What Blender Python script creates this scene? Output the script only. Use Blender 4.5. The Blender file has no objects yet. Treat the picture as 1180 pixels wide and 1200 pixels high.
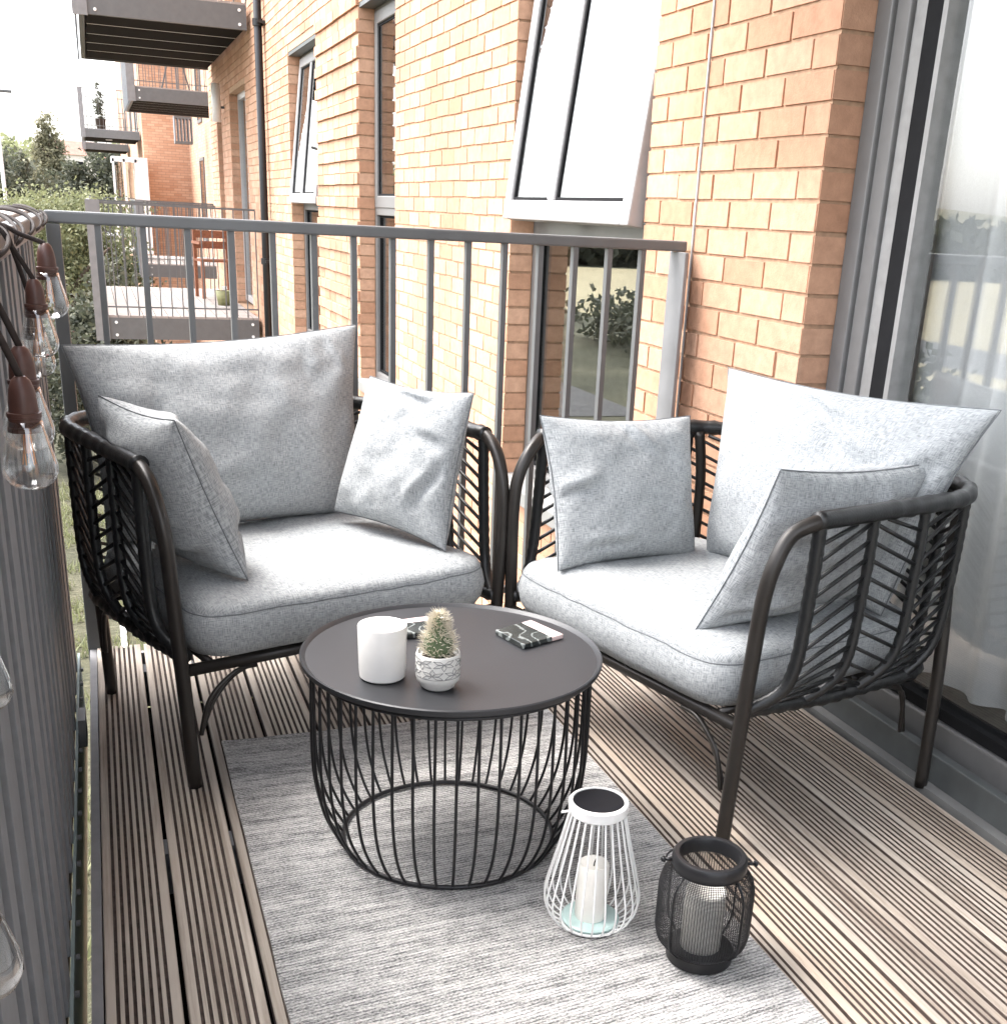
import bpy, math, random
from mathutils import Vector, Matrix, noise
rnd = random.Random(7)
sc = bpy.context.scene
COL = sc.collection
R = math.radians
V = Vector

# ------------------------------------------------------------------ materials
def newmat(name):
    m = bpy.data.materials.new(name); m.use_nodes = True
    nt = m.node_tree; b = nt.nodes['Principled BSDF']
    return m, nt, b
def N(nt, t, **k):
    n = nt.nodes.new(t)
    for a, v in k.items(): setattr(n, a, v)
    return n
def L(nt, a, b): nt.links.new(a, b)
def ramp(nt, fac, stops):
    r = N(nt, 'ShaderNodeValToRGB'); e = r.color_ramp.elements
    while len(e) < len(stops): e.new(0.5)
    for i, (p, c) in enumerate(stops):
        e[i].position = p; e[i].color = (*c, 1)
    L(nt, fac, r.inputs[0]); return r.outputs[0]
def coords(nt, scale=(1, 1, 1), kind='Object', rot=(0, 0, 0)):
    tc = N(nt, 'ShaderNodeTexCoord'); mp = N(nt, 'ShaderNodeMapping')
    mp.inputs['Scale'].default_value = scale; mp.inputs['Rotation'].default_value = rot
    L(nt, tc.outputs[kind], mp.inputs[0]); return mp.outputs[0]
def noi(nt, vec, scale=5, detail=3, rough=.5):
    n = N(nt, 'ShaderNodeTexNoise'); n.inputs['Scale'].default_value = scale
    n.inputs['Detail'].default_value = detail; n.inputs['Roughness'].default_value = rough
    L(nt, vec, n.inputs['Vector']); return n.outputs[0]
def math_(nt, op, a, b=None, c=None):
    n = N(nt, 'ShaderNodeMath', operation=op)
    for i, x in enumerate((a, b, c)):
        if x is None: continue
        if isinstance(x, (int, float)): n.inputs[i].default_value = x
        else: L(nt, x, n.inputs[i])
    return n.outputs[0]
def mix(nt, fac, a, b, mode='MIX'):
    n = N(nt, 'ShaderNodeMix', data_type='RGBA', blend_type=mode)
    for s, x in ((n.inputs[0], fac), (n.inputs[6], a), (n.inputs[7], b)):
        if isinstance(x, (int, float)): s.default_value = x
        elif isinstance(x, tuple): s.default_value = (*x, 1)
        else: L(nt, x, s)
    return n.outputs[2]
def bump(nt, b, h, strength=.3, dist=.01):
    n = N(nt, 'ShaderNodeBump'); n.inputs['Strength'].default_value = strength
    n.inputs['Distance'].default_value = dist
    L(nt, h, n.inputs['Height']); L(nt, n.outputs[0], b.inputs['Normal'])
def simple(name, col, rough=.5, metal=0, var=.12, nscale=30, bmp=.0):
    m, nt, b = newmat(name)
    c = coords(nt); f = noi(nt, c, nscale, 4)
    d = tuple(x * (1 - var) for x in col); l = tuple(min(1, x * (1 + var)) for x in col)
    L(nt, ramp(nt, f, [(.3, d), (.7, l)]), b.inputs['Base Color'])
    b.inputs['Metallic'].default_value = metal
    rr = N(nt, 'ShaderNodeMapRange'); rr.inputs[3].default_value = max(0, rough - .07); rr.inputs[4].default_value = min(1, rough + .07)
    L(nt, f, rr.inputs[0]); L(nt, rr.outputs[0], b.inputs['Roughness'])
    if bmp: bump(nt, b, f, bmp, .002)
    return m

def fabric(name, dark, light):
    m, nt, b = newmat(name)
    a = noi(nt, coords(nt, (820, 60, 1), 'UV'), 1, 2, .5)
    c = noi(nt, coords(nt, (60, 820, 1), 'UV'), 1, 2, .5)
    s = math_(nt, 'ADD', a, c); s = math_(nt, 'MULTIPLY', s, .5)
    big = noi(nt, coords(nt), 7, 4)
    s2 = math_(nt, 'MULTIPLY_ADD', big, .05, math_(nt, 'SUBTRACT', s, .025))
    L(nt, ramp(nt, s2, [(.38, dark), (.59, light)]), b.inputs['Base Color'])
    b.inputs['Roughness'].default_value = .95
    b.inputs['Specular IOR Level'].default_value = .15
    wr = noi(nt, coords(nt), 16, 3)
    h = math_(nt, 'ADD', math_(nt, 'MULTIPLY', s, .05), math_(nt, 'MULTIPLY', wr, .6))
    bump(nt, b, h, .5, .012)
    return m
M_fab = fabric('grey_linen', (.20, .212, .218), (.465, .48, .486))
M_seam = simple('seam_thread', (.17, .18, .19), .9)

def wood_deck():
    m, nt, b = newmat('weathered_deck_wood')
    g = N(nt, 'ShaderNodeNewGeometry')
    c = coords(nt, (60, 2.2, 60)); f1 = noi(nt, c, 1, 6, .65)
    c2 = coords(nt, (9, .8, 9)); f2 = noi(nt, c2, 1, 3)
    c3 = coords(nt, (300, 12, 300)); f3 = noi(nt, c3, 1, 3)
    s = math_(nt, 'MULTIPLY_ADD', f2, .55, math_(nt, 'MULTIPLY', f1, .6))
    base = ramp(nt, s, [(.35, (.13, .10, .08)), (.47, (.31, .262, .222)), (.61, (.50, .445, .39))])
    tint = ramp(nt, g.outputs['Random Per Island'], [(0, (.80, .77, .74)), (.35, (.98, .98, .96)), (.65, (1.12, 1.12, 1.10)), (1, (.92, .84, .76))])
    colr = mix(nt, 1, base, tint, 'MULTIPLY')
    # knots
    kv = N(nt, 'ShaderNodeTexVoronoi'); kv.inputs['Scale'].default_value = 1
    L(nt, coords(nt, (7.8, 1.7, 1)), kv.inputs['Vector'])
    kn = ramp(nt, kv.outputs['Distance'], [(.03, (1, 1, 1)), (.12, (0, 0, 0))])
    colr = mix(nt, math_(nt, 'MULTIPLY', kn, .7), colr, (.13, .085, .06))
    # orange fresh-wood stains near the wall
    st = noi(nt, coords(nt, (5, 1.1, 5)), 1.3, 3)
    stf = ramp(nt, st, [(.60, (0, 0, 0)), (.72, (1, 1, 1))])
    colr = mix(nt, math_(nt, 'MULTIPLY', stf, .45), colr, (.42, .27, .17))
    L(nt, colr, b.inputs['Base Color'])
    b.inputs['Roughness'].default_value = .8
    bump(nt, b, math_(nt, 'ADD', f1, f3), .35, .0025)
    return m
M_deck = wood_deck()

M_groove = simple('groove_shade_paint', (.085, .062, .052), .95, var=.35, nscale=60)  # dark colour paints shade into the grooves and board side faces

def brickmat(name, a, bb, c):
    m, nt, b = newmat(name)
    g = N(nt, 'ShaderNodeNewGeometry')
    base = ramp(nt, g.outputs['Random Per Island'], [(0, a), (.35, bb), (.75, c), (1, tuple((x + y) / 2 for x, y in zip(a, bb)))])
    f = noi(nt, coords(nt), 28, 5, .65)
    big = noi(nt, coords(nt), 1.1, 3, .5)
    base = mix(nt, 1, base, ramp(nt, f, [(.3, (.84, .82, .80)), (.7, (1.1, 1.1, 1.1))]), 'MULTIPLY')
    base = mix(nt, 1, base, ramp(nt, big, [(.3, (.86, .82, .80)), (.65, (1.08, 1.08, 1.08))]), 'MULTIPLY')
    L(nt, base, b.inputs['Base Color']); b.inputs['Roughness'].default_value = .9
    bump(nt, b, noi(nt, coords(nt), 160, 5, .7), .5, .003)
    return m
M_brick = brickmat('buff_orange_brick', (.46, .25, .155), (.54, .31, .20), (.59, .365, .25))
M_mortar = simple('mortar', (.44, .285, .185), .95, var=.2, nscale=40, bmp=.4)

def bricktex(name):
    m, nt, b = newmat(name)
    c = coords(nt); sx = N(nt, 'ShaderNodeSeparateXYZ'); L(nt, c, sx.inputs[0])
    cb = N(nt, 'ShaderNodeCombineXYZ')
    L(nt, math_(nt, 'ADD', sx.outputs[0], sx.outputs[1]), cb.inputs[0]); L(nt, sx.outputs[2], cb.inputs[1])
    bt = N(nt, 'ShaderNodeTexBrick'); L(nt, cb.outputs[0], bt.inputs['Vector'])
    bt.inputs['Scale'].default_value = 1; bt.inputs['Brick Width'].default_value = .225; bt.inputs['Row Height'].default_value = .075
    bt.inputs['Mortar Size'].default_value = .006
    bt.inputs['Color1'].default_value = (.44, .24, .15, 1); bt.inputs['Color2'].default_value = (.54, .34, .23, 1); bt.inputs['Mortar'].default_value = (.30, .19, .13, 1)
    L(nt, bt.outputs[0], b.inputs['Base Color']); b.inputs['Roughness'].default_value = .9
    return m
M_btex = bricktex('far_brickwork')

M_steel = simple('grey_powder_coat', (.115, .118, .12), .45, 0, .08, 14, .05)
M_steel_l = simple('light_grey_steel', (.22, .22, .225), .5, .2, .1, 12)
M_slat = simple('grey_composite_slat', (.175, .185, .20), .6, 0, .1, 50, .1)
M_galv = simple('teal_grey_flat_bar', (.19, .25, .25), .5, .2, .15, 18)
M_beam = simple('grey_edge_channel', (.22, .22, .23), .55, .1, .15, 20)
M_chair = simple('bronze_black_metal', (.030, .026, .023), .36, .3, .1, 20)
M_rat = simple('black_rattan', (.010, .0105, .011), .38, 0, .25, 200, .3)
M_tab = simple('charcoal_table_metal', (.036, .037, .041), .42, .2, .1, 6, .02)
M_wire = simple('black_wire', (.018, .018, .02), .4, .3)
M_white = simple('white_enamel', (.86, .86, .85), .4, 0, .03)
M_wax = simple('candle_wax', (.82, .80, .75), .5, 0, .04)
M_ceram = simple('white_ceramic', (.80, .79, .77), .3, 0, .03)
M_pot = simple('patterned_pot_glaze', (.68, .67, .64), .5, 0, .05)
M_line = simple('grey_pot_pattern', (.22, .22, .22), .7)
M_spine = simple('cactus_spines', (.72, .66, .54), .8, 0, .15)
M_cact = simple('cactus_skin', (.10, .14, .07), .8, 0, .3)
M_soil = simple('dark_soil', (.05, .035, .025), 1)
M_pink = simple('pale_pink_sleeve', (.72, .55, .52), .6)
M_teal = simple('pale_teal_plate', (.50, .66, .64), .4)
M_brown = simple('brown_socket', (.075, .032, .024), .45, .0, .15, 60)
M_cable = simple('brown_cable', (.022, .015, .013), .8)
M_cap = simple('pale_rail_cap', (.40, .34, .31), .7, 0, .2, 25)
M_frame = simple('grey_window_frame', (.15, .147, .145), .45, 0, .06)
M_frame_m = simple('mid_grey_door_sash', (.24, .235, .23), .5)
M_frame_l = simple('pale_window_sash', (.40, .39, .39), .4, 0, .05)
M_gasket = simple('black_gasket', (.014, .014, .015), .85)
M_gasket.node_tree.nodes['Principled BSDF'].inputs['Specular IOR Level'].default_value = .1
M_sill = simple('grey_metal_sill', (.27, .265, .255), .45, .2, .1, 10)
M_sill_d = simple('dark_metal_threshold', (.11, .118, .118), .5, .2, .15, 12)
M_room = simple('room_wall_paint', (.45, .43, .40), .9)
M_dark = simple('dark_soffit_board', (.012, .0115, .011), .8)
M_dark.node_tree.nodes['Principled BSDF'].inputs['Specular IOR Level'].default_value = .05
M_gap_light = simple('painted_gap_light', (.5, .5, .48), .6)
M_wbrown = simple('brown_garden_wood', (.26, .10, .05), .7, 0, .25, 30)
M_olive = simple('olive_plant_pot', (.22, .22, .10), .6)
M_red = simple('red_paint', (.40, .03, .03), .4)
M_green = simple('green_parasol_cloth', (.03, .14, .10), .9)
M_paint = simple('white_road_paint', (.62, .62, .60), .8)
M_asph = simple('asphalt', (.06, .06, .06), .95, 0, .3, 3)
M_tyre = simple('tyre_rubber', (.02, .02, .02), .9)
M_roof = simple('terracotta_roof', (.26, .13, .10), .9, 0, .2, 2)
M_render = simple('pale_render', (.6, .55, .5), .9)
M_bark = simple('tree_bark', (.11, .08, .06), .95, 0, .3, 20, .5)
M_lampw = simple('pale_lamp_post', (.55, .55, .55), .5)
M_copper = simple('filament_copper', (.75, .40, .22), .35, .8)

def leafmat(name, a, bb, c):
    m, nt, b = newmat(name)
    g = N(nt, 'ShaderNodeNewGeometry')
    L(nt, ramp(nt, g.outputs['Random Per Island'], [(0, a), (.5, bb), (1, c)]), b.inputs['Base Color'])
    b.inputs['Roughness'].default_value = .75
    try: b.inputs['Transmission Weight'].default_value = 0
    except Exception: pass
    tr = N(nt, 'ShaderNodeBsdfTranslucent'); tr.inputs[0].default_value = (*[min(1, x * 1.5) for x in bb], 1)
    mx = N(nt, 'ShaderNodeMixShader'); mx.inputs[0].default_value = .3
    L(nt, b.outputs[0], mx.inputs[1]); L(nt, tr.outputs[0], mx.inputs[2])
    L(nt, mx.outputs[0], nt.nodes['Material Output'].inputs[0])
    return m
M_leaf1 = leafmat('olive_foliage', (.10, .115, .06), (.18, .195, .10), (.28, .28, .17))
M_leaf2 = leafmat('dark_foliage', (.035, .042, .030), (.065, .072, .048), (.12, .12, .08))
M_leaf3 = leafmat('poplar_foliage', (.10, .10, .06), (.17, .16, .10), (.24, .22, .14))

def glass(name, r0=.08, tint=(.75, .78, .77), rough=0, pw=5):
    m, nt, b = newmat(name)
    nt.nodes.remove(b)
    t = N(nt, 'ShaderNodeBsdfTransparent'); t.inputs[0].default_value = (*tint, 1)
    g = N(nt, 'ShaderNodeBsdfGlossy'); g.inputs['Roughness'].default_value = rough; g.inputs[0].default_value = (.97, .97, .97, 1)
    ge = N(nt, 'ShaderNodeNewGeometry'); d = N(nt, 'ShaderNodeVectorMath', operation='DOT_PRODUCT')
    L(nt, ge.outputs['Normal'], d.inputs[0]); L(nt, ge.outputs['Incoming'], d.inputs[1])
    c = math_(nt, 'ABSOLUTE', d.outputs['Value']); p = math_(nt, 'POWER', math_(nt, 'SUBTRACT', 1, c), pw)
    f = math_(nt, 'MULTIPLY_ADD', p, 1 - r0, r0)
    mx = N(nt, 'ShaderNodeMixShader'); L(nt, f, mx.inputs[0]); L(nt, t.outputs[0], mx.inputs[1]); L(nt, g.outputs[0], mx.inputs[2])
    L(nt, mx.outputs[0], nt.nodes['Material Output'].inputs[0])
    return m
M_glass = glass('double_glazing', .20, (.80, .83, .82))
M_bulb = glass('bulb_glass', .12, (.94, .94, .93), 0, 2.0)
M_dglass = glass('door_glass', .10, (.95, .96, .96))
M_sol = simple('solar_panel', (.008, .009, .012), .5)
M_sol.node_tree.nodes['Principled BSDF'].inputs['Specular IOR Level'].default_value = .15

def marble():
    m, nt, b = newmat('black_marble')
    f = noi(nt, coords(nt), 14, 6, .7)
    w = N(nt, 'ShaderNodeTexWave'); w.inputs['Scale'].default_value = 9; w.inputs['Distortion'].default_value = 14; w.inputs['Detail'].default_value = 4
    L(nt, coords(nt, (1, 1.6, 1)), w.inputs['Vector'])
    v = ramp(nt, w.outputs[1], [(.88, (.02, .024, .022)), (.97, (.26, .28, .27))])
    L(nt, mix(nt, .25, v, ramp(nt, f, [(.4, (.015, .02, .018)), (.7, (.14, .15, .145))])), b.inputs['Base Color'])
    b.inputs['Roughness'].default_value = .25
    return m
M_marble = marble()

def rugmat():
    m, nt, b = newmat('grey_woven_rug')
    # weft streaks across the rug, plus fine twill
    s1 = noi(nt, coords(nt, (7, 150, 1)), 1, 5, .7)
    s2 = noi(nt, coords(nt, (2.2, 34, 1)), 1, 4, .65)
    w = N(nt, 'ShaderNodeTexWave'); w.bands_direction = 'Y'
    w.inputs['Scale'].default_value = 42; w.inputs['Distortion'].default_value = 3; w.inputs['Detail'].default_value = 2; w.inputs['Detail Scale'].default_value = 6
    L(nt, coords(nt, (1, 1, 1), rot=(0, 0, R(-8))), w.inputs['Vector'])
    fi = noi(nt, coords(nt, (190, 420, 1), rot=(0, 0, R(-25))), 1, 3, .6)
    s = math_(nt, 'ADD', math_(nt, 'MULTIPLY', s1, .27), math_(nt, 'MULTIPLY', s2, .20))
    s = math_(nt, 'ADD', s, math_(nt, 'MULTIPLY', fi, .38))
    s = math_(nt, 'ADD', s, math_(nt, 'MULTIPLY', w.outputs[1], .08))
    s = math_(nt, 'ADD', s, math_(nt, 'MULTIPLY_ADD', noi(nt, coords(nt, (26, 60, 1)), 1, 3), .16, -.08))
    L(nt, ramp(nt, s, [(.38, (.10, .10, .10)), (.46, (.38, .372, .365)), (.56, (.70, .685, .67))]), b.inputs['Base Color'])
    b.inputs['Roughness'].default_value = .95
    bump(nt, b, math_(nt, 'ADD', w.outputs[1], fi), .6, .003)
    return m
M_rug = rugmat()

def grassmat(name, a, bb, c, s=1.0):
    m, nt, b = newmat(name)
    f = noi(nt, coords(nt), .25 * s, 6, .6); g = noi(nt, coords(nt, (1, 3, 1)), 6 * s, 5, .7)
    q = math_(nt, 'ADD', math_(nt, 'MULTIPLY', f, .5), math_(nt, 'MULTIPLY', g, .5))
    L(nt, ramp(nt, q, [(.38, a), (.5, bb), (.64, c)]), b.inputs['Base Color']); b.inputs['Roughness'].default_value = 1
    bump(nt, b, g, 1, .1)
    return m
M_grass = grassmat('rough_grass', (.045, .048, .028), (.085, .085, .05), (.16, .15, .10))
M_field = grassmat('dry_field', (.26, .22, .13), (.33, .29, .18), (.40, .35, .22), .2)
M_hill = grassmat('hillside', (.10, .10, .06), (.18, .165, .10), (.30, .25, .19), .05)
M_curt = None
def curtmat():
    m, nt, b = newmat('sheer_curtain')
    L(nt, ramp(nt, noi(nt, coords(nt, (500, 500, 200)), 1, 2), [(.4, (.74, .74, .74)), (.6, (.82, .82, .82))]), b.inputs['Base Color'])
    b.inputs['Roughness'].default_value = .9
    tr = N(nt, 'ShaderNodeBsdfTranslucent'); tr.inputs[0].default_value = (.85, .85, .84, 1)
    mx = N(nt, 'ShaderNodeMixShader'); mx.inputs[0].default_value = .35
    L(nt, b.outputs[0], mx.inputs[1]); L(nt, tr.outputs[0], mx.inputs[2]); L(nt, mx.outputs[0], nt.nodes['Material Output'].inputs[0])
    return m
M_curt = curtmat()

# ------------------------------------------------------------------ mesh helpers
class MB:
    def __init__(s): s.v = []; s.f = []; s.uv = []; s.has = False; s.mi = []
    def face(s, idx, uv=None, mi=0):
        s.f.append(idx); s.uv.append(uv); s.mi.append(mi)
        if uv: s.has = True
    def box(s, x0, x1, y0, y1, z0, z1, skip='', mi=0, M=None):
        b = len(s.v)
        P = [(x0, y0, z0), (x1, y0, z0), (x1, y1, z0), (x0, y1, z0), (x0, y0, z1), (x1, y0, z1), (x1, y1, z1), (x0, y1, z1)]
        if M is not None: P = [tuple(M @ V(p)) for p in P]
        s.v += P
        F = {'b': (0, 3, 2, 1), 't': (4, 5, 6, 7), 'f': (0, 1, 5, 4), 'k': (2, 3, 7, 6), 'l': (3, 0, 4, 7), 'r': (1, 2, 6, 5)}
        for k, q in F.items():
            if k not in skip: s.face(tuple(b + i for i in q), None, mi)
        return s
    def tube(s, pts, r, n=8, closed=False, cap=True, mi=0):
        pts = [V(p) for p in pts]; m = len(pts); b = len(s.v)
        rr = r if isinstance(r, (list, tuple)) else [r] * m
        up = None
        for i, p in enumerate(pts):
            if closed: t = pts[(i + 1) % m] - pts[i - 1]
            else: t = pts[min(i + 1, m - 1)] - pts[max(i - 1, 0)]
            if t.length < 1e-9: t = V((0, 0, 1))
            t.normalize()
            if up is None:
                a = V((0, 0, 1)) if abs(t.z) < .9 else V((1, 0, 0)); up = t.cross(a).normalized()
            else:
                up = (up - t * up.dot(t))
                if up.length < 1e-6: up = t.cross(V((0, 0, 1)) if abs(t.z) < .9 else V((1, 0, 0)))
                up.normalize()
            w = t.cross(up)
            for k in range(n):
                a = 2 * math.pi * k / n
                s.v.append(tuple(p + (up * math.cos(a) + w * math.sin(a)) * rr[i]))
        for i in range(m if closed else m - 1):
            j = (i + 1) % m
            for k in range(n):
                k2 = (k + 1) % n
                s.face((b + i * n + k, b + i * n + k2, b + j * n + k2, b + j * n + k), None, mi)
        if cap and not closed:
            s.face(tuple(b + k for k in range(n))[::-1], None, mi); s.face(tuple(b + (m - 1) * n + k for k in range(n)), None, mi)
        return s
    def lathe(s, prof, n=32, cx=0, cy=0, cz=0, mi=0, cap=True):
        b = len(s.v); m = len(prof)
        for r, z in prof:
            for k in range(n):
                a = 2 * math.pi * k / n; s.v.append((cx + r * math.cos(a), cy + r * math.sin(a), cz + z))
        for i in range(m - 1):
            for k in range(n):
                k2 = (k + 1) % n
                s.face((b + i * n + k, b + i * n + k2, b + (i + 1) * n + k2, b + (i + 1) * n + k), None, mi)
        if cap and prof[0][0] > 1e-6: s.face(tuple(b + k for k in range(n))[::-1], None, mi)
        if cap and prof[-1][0] > 1e-6: s.face(tuple(b + (m - 1) * n + k for k in range(n)), None, mi)
        return s
    def build(s, name, mat, parent=None, smooth=False, loc=None, bevel=0):
        me = bpy.data.meshes.new(name); me.from_pydata([tuple(p) for p in s.v], [], s.f)
        if s.has:
            ul = me.uv_layers.new(name='UVMap'); i = 0
            for f, uv in zip(s.f, s.uv):
                for k in range(len(f)):
                    ul.data[i].uv = uv[k] if uv else (0, 0); i += 1
        for m in (mat if isinstance(mat, (list, tuple)) else [mat]): me.materials.append(m)
        if len(me.materials) > 1: me.polygons.foreach_set('material_index', s.mi)
        if smooth:
            me.polygons.foreach_set('use_smooth', [True] * len(me.polygons))
        me.update()
        if smooth == 'auto':
            try: me.set_sharp_from_angle(angle=R(40))
            except Exception: pass
        o = bpy.data.objects.new(name, me); COL.objects.link(o)
        if parent: o.parent = parent
        if loc: o.location = loc
        if bevel:
            bv = o.modifiers.new('bevel', 'BEVEL'); bv.width = bevel; bv.segments = 2; bv.limit_method = 'ANGLE'
        return o
def thing(name, label, cat, loc=(0, 0, 0), rz=0, group=None):
    o = bpy.data.objects.new(name, None); COL.objects.link(o)
    o.location = loc; o.rotation_euler = (0, 0, rz); o.empty_display_size = .1
    return tag(o, label, cat, group)
def tag(o, label, cat, group=None):
    o['label'] = label; o['category'] = cat
    if group: o['group'] = group
    return o
def struct(o, kind='structure'):
    o['kind'] = kind; return o
def cat_smooth(pts, k=6, closed=False):
    P = [V(p) for p in pts]; out = []; n = len(P)
    rng = range(n if closed else n - 1)
    for i in rng:
        if closed: a, b, c, d = P[i - 1], P[i], P[(i + 1) % n], P[(i + 2) % n]
        else: a, b, c, d = P[max(i - 1, 0)], P[i], P[i + 1], P[min(i + 2, n - 1)]
        for j in range(k):
            t = j / k
            out.append(.5 * ((2 * b) + (c - a) * t + (2 * a - 5 * b + 4 * c - d) * t * t + (3 * b - a - 3 * c + d) * t ** 3))
    if not closed: out.append(P[-1])
    return out

# ------------------------------------------------------------------ camera
CH = 1.2
rows = [[0.9357088770123795, -0.34912698382560536, 0.0505889972724749], [-0.08173583757895728, -0.3540599750900376, -0.9316441310363488], [0.34317364458166844, 0.8676127495628508, -0.35983324813093254]]
cam = bpy.data.cameras.new('camera'); camo = bpy.data.objects.new('camera', cam); COL.objects.link(camo)
Mx = Matrix(((rows[0][0], -rows[1][0], -rows[2][0]), (rows[0][1], -rows[1][1], -rows[2][1]), (rows[0][2], -rows[1][2], -rows[2][2])))
camo.matrix_world = Matrix.Translation((0, 0, CH)) @ Mx.to_4x4()
cam.sensor_fit = 'HORIZONTAL'; cam.sensor_width = 36; cam.lens = 36 * 1331.16 / 1180
cam.shift_x = (590 - 638.87) / 1180; cam.shift_y = (770.03 - 600) / 1180
cam.clip_start = .02; cam.clip_end = 5000
sc.camera = camo

# ------------------------------------------------------------------ world / light
SUN_EL, SUN_AZ = 62, -55      # azimuth measured from +Y towards +X
w = bpy.data.worlds.new('World'); sc.world = w; w.use_nodes = True
nt = w.node_tree; bg = nt.nodes['Background']
sky = N(nt, 'ShaderNodeTexSky'); sky.sky_type = 'NISHITA'; sky.sun_disc = False
sky.sun_elevation = R(SUN_EL); sky.sun_rotation = R(SUN_AZ); sky.dust_density = 4; sky.air_density = 1.0; sky.ozone_density = .6
hs = N(nt, 'ShaderNodeHueSaturation'); hs.inputs['Saturation'].default_value = .30; hs.inputs['Value'].default_value = 1.5
L(nt, sky.outputs[0], hs.inputs['Color']); L(nt, hs.outputs[0], bg.inputs[0]); bg.inputs[1].default_value = .15
sun = bpy.data.lights.new('sun', 'SUN'); so = bpy.data.objects.new('sun', sun); COL.objects.link(so)
sun.energy = .5; sun.angle = R(35); sun.color = (1, .95, .89)
sd = V((math.sin(R(SUN_AZ)) * math.cos(R(SUN_EL)), math.cos(R(SUN_AZ)) * math.cos(R(SUN_EL)), math.sin(R(SUN_EL))))
so.rotation_euler = sd.to_track_quat('Z', 'Y').to_euler()
sc.view_settings.view_transform = 'Standard'; sc.view_settings.look = 'None'
sc.view_settings.exposure = 2.25; sc.view_settings.gamma = 1

# ------------------------------------------------------------------ terrain
GZ = -3.3
FX = 1.70          # facade plane
def sheet(name, x0, x1, y0, y1, z, mat, nx=1, ny=1, h=None):
    mb = MB()
    for j in range(ny + 1):
        for i in range(nx + 1):
            x = x0 + (x1 - x0) * i / nx; y = y0 + (y1 - y0) * j / ny
            mb.v.append((x, y, z + (h(x, y) if h else 0)))
    for j in range(ny):
        for i in range(nx):
            a = j * (nx + 1) + i; mb.face((a, a + 1, a + nx + 2, a + nx + 1))
    return mb.build(name, mat, smooth=bool(h))
struct(sheet('ground', -3000, 3000, -3000, 3000, GZ, M_grass))
struct(sheet('field', -260, -20, 30, 115, GZ + .01, M_field, 1, 1))
struct(sheet('field', -260, -48, -160, 30, GZ + .01, M_field, 1, 1))
struct(sheet('road', -33, -26, -200, 62, GZ + .015, M_asph))
struct(sheet('car_park', -9, -.62, 26, 44, GZ + .015, M_asph))
mk = MB(); 
for k in range(3): mk.box(-5.2 + k * 2.3, -5.1 + k * 2.3, 30, 34.6, GZ + .018, GZ + .024)
struct(mk.build('bay_markings', M_paint))
mk = MB(); mk.box(-.06, .00, 12.0, 13.25, GZ + .012, GZ + .05); mk.box(-.06, .5, 13.25, 13.32, GZ + .012, GZ + .05)
mk.box(.24, 1.2, 12.42, 12.62, GZ + .012, GZ + .05)
struct(mk.build('path_edging', M_paint))
def hh(x, y):
    d = max(0, y - 150) / 250; return 22 * min(1, d) ** 1.3 * (0.75 + .3 * noise.noise(V((x * .006, y * .006, 0)))) + 1.2 * noise.noise(V((x * .03, y * .03, 3)))* min(1, d * 4)
struct(sheet('hills', -700, 500, 150, 900, GZ - .05, M_hill, 90, 50, hh))

# ------------------------------------------------------------------ foliage
def leafquad(mb, p, s, rg):
    n = V((rg.gauss(0, 1), rg.gauss(0, 1), rg.gauss(0, 1) + .5)).normalized()
    a = n.orthogonal().normalized(); b = n.cross(a)
    t = rg.random() * 6.28; a, b = a * math.cos(t) + b * math.sin(t), b * math.cos(t) - a * math.sin(t)
    i = len(mb.v); l = s * rg.uniform(.7, 1.4); k = l * .55
    mb.v += [tuple(p - a * l), tuple(p + b * k), tuple(p + a * l), tuple(p - b * k)]
    mb.face((i, i + 1, i + 2, i + 3))
def crown(blobs, nclump, leaves, csize, leaf, seed, mat, parent, name='crown'):
    rg = random.Random(seed); mb = MB()
    tot = sum(b[3] * b[4] * b[5] for b in blobs)
    for bx, by, bz, rx, ry, rz in blobs:
        for _ in range(max(3, int(nclump * rx * ry * rz / tot))):
            d = V((rg.gauss(0, 1), rg.gauss(0, 1), rg.gauss(0, 1))).normalized() * (rg.random() ** .33) * rg.uniform(.75, 1.08)
            c = V((bx + d.x * rx, by + d.y * ry, bz + d.z * rz))
            cs = csize * rg.uniform(.5, 1.3)
            for _ in range(leaves):
                q = V((rg.gauss(0, 1), rg.gauss(0, 1), rg.gauss(0, .8))) * cs * .5
                leafquad(mb, c + q, leaf, rg)
    return mb.build(name, mat, parent)
def trunk(h, r, limbs, seed, parent, spread=.5):
    rg = random.Random(seed); mb = MB()
    pts = [(0, 0, -.05)] + [(rg.uniform(-.1, .1) * r * 4, rg.uniform(-.1, .1) * r * 4, h * t) for t in (.25, .5, .75, 1)]
    sm = cat_smooth(pts, 4); mb.tube(sm, [r * (1.25 - .95 * i / len(sm)) for i in range(len(sm))], 8)
    for k in range(limbs):
        z0 = h * rg.uniform(.3, .9); a = rg.random() * 6.28; l = h * spread * rg.uniform(.5, 1)
        e = V((math.cos(a) * l, math.sin(a) * l, z0 + l * rg.uniform(.5, 1)))
        m_ = V((0, 0, z0)).lerp(e, .5) + V((0, 0, l * .1))
        mb.tube(cat_smooth([(0, 0, z0), m_, e], 4), [r * .45 * (1 - .09 * i) for i in range(9)], 6)
    return mb.build('trunk', M_bark, parent, True)
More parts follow.
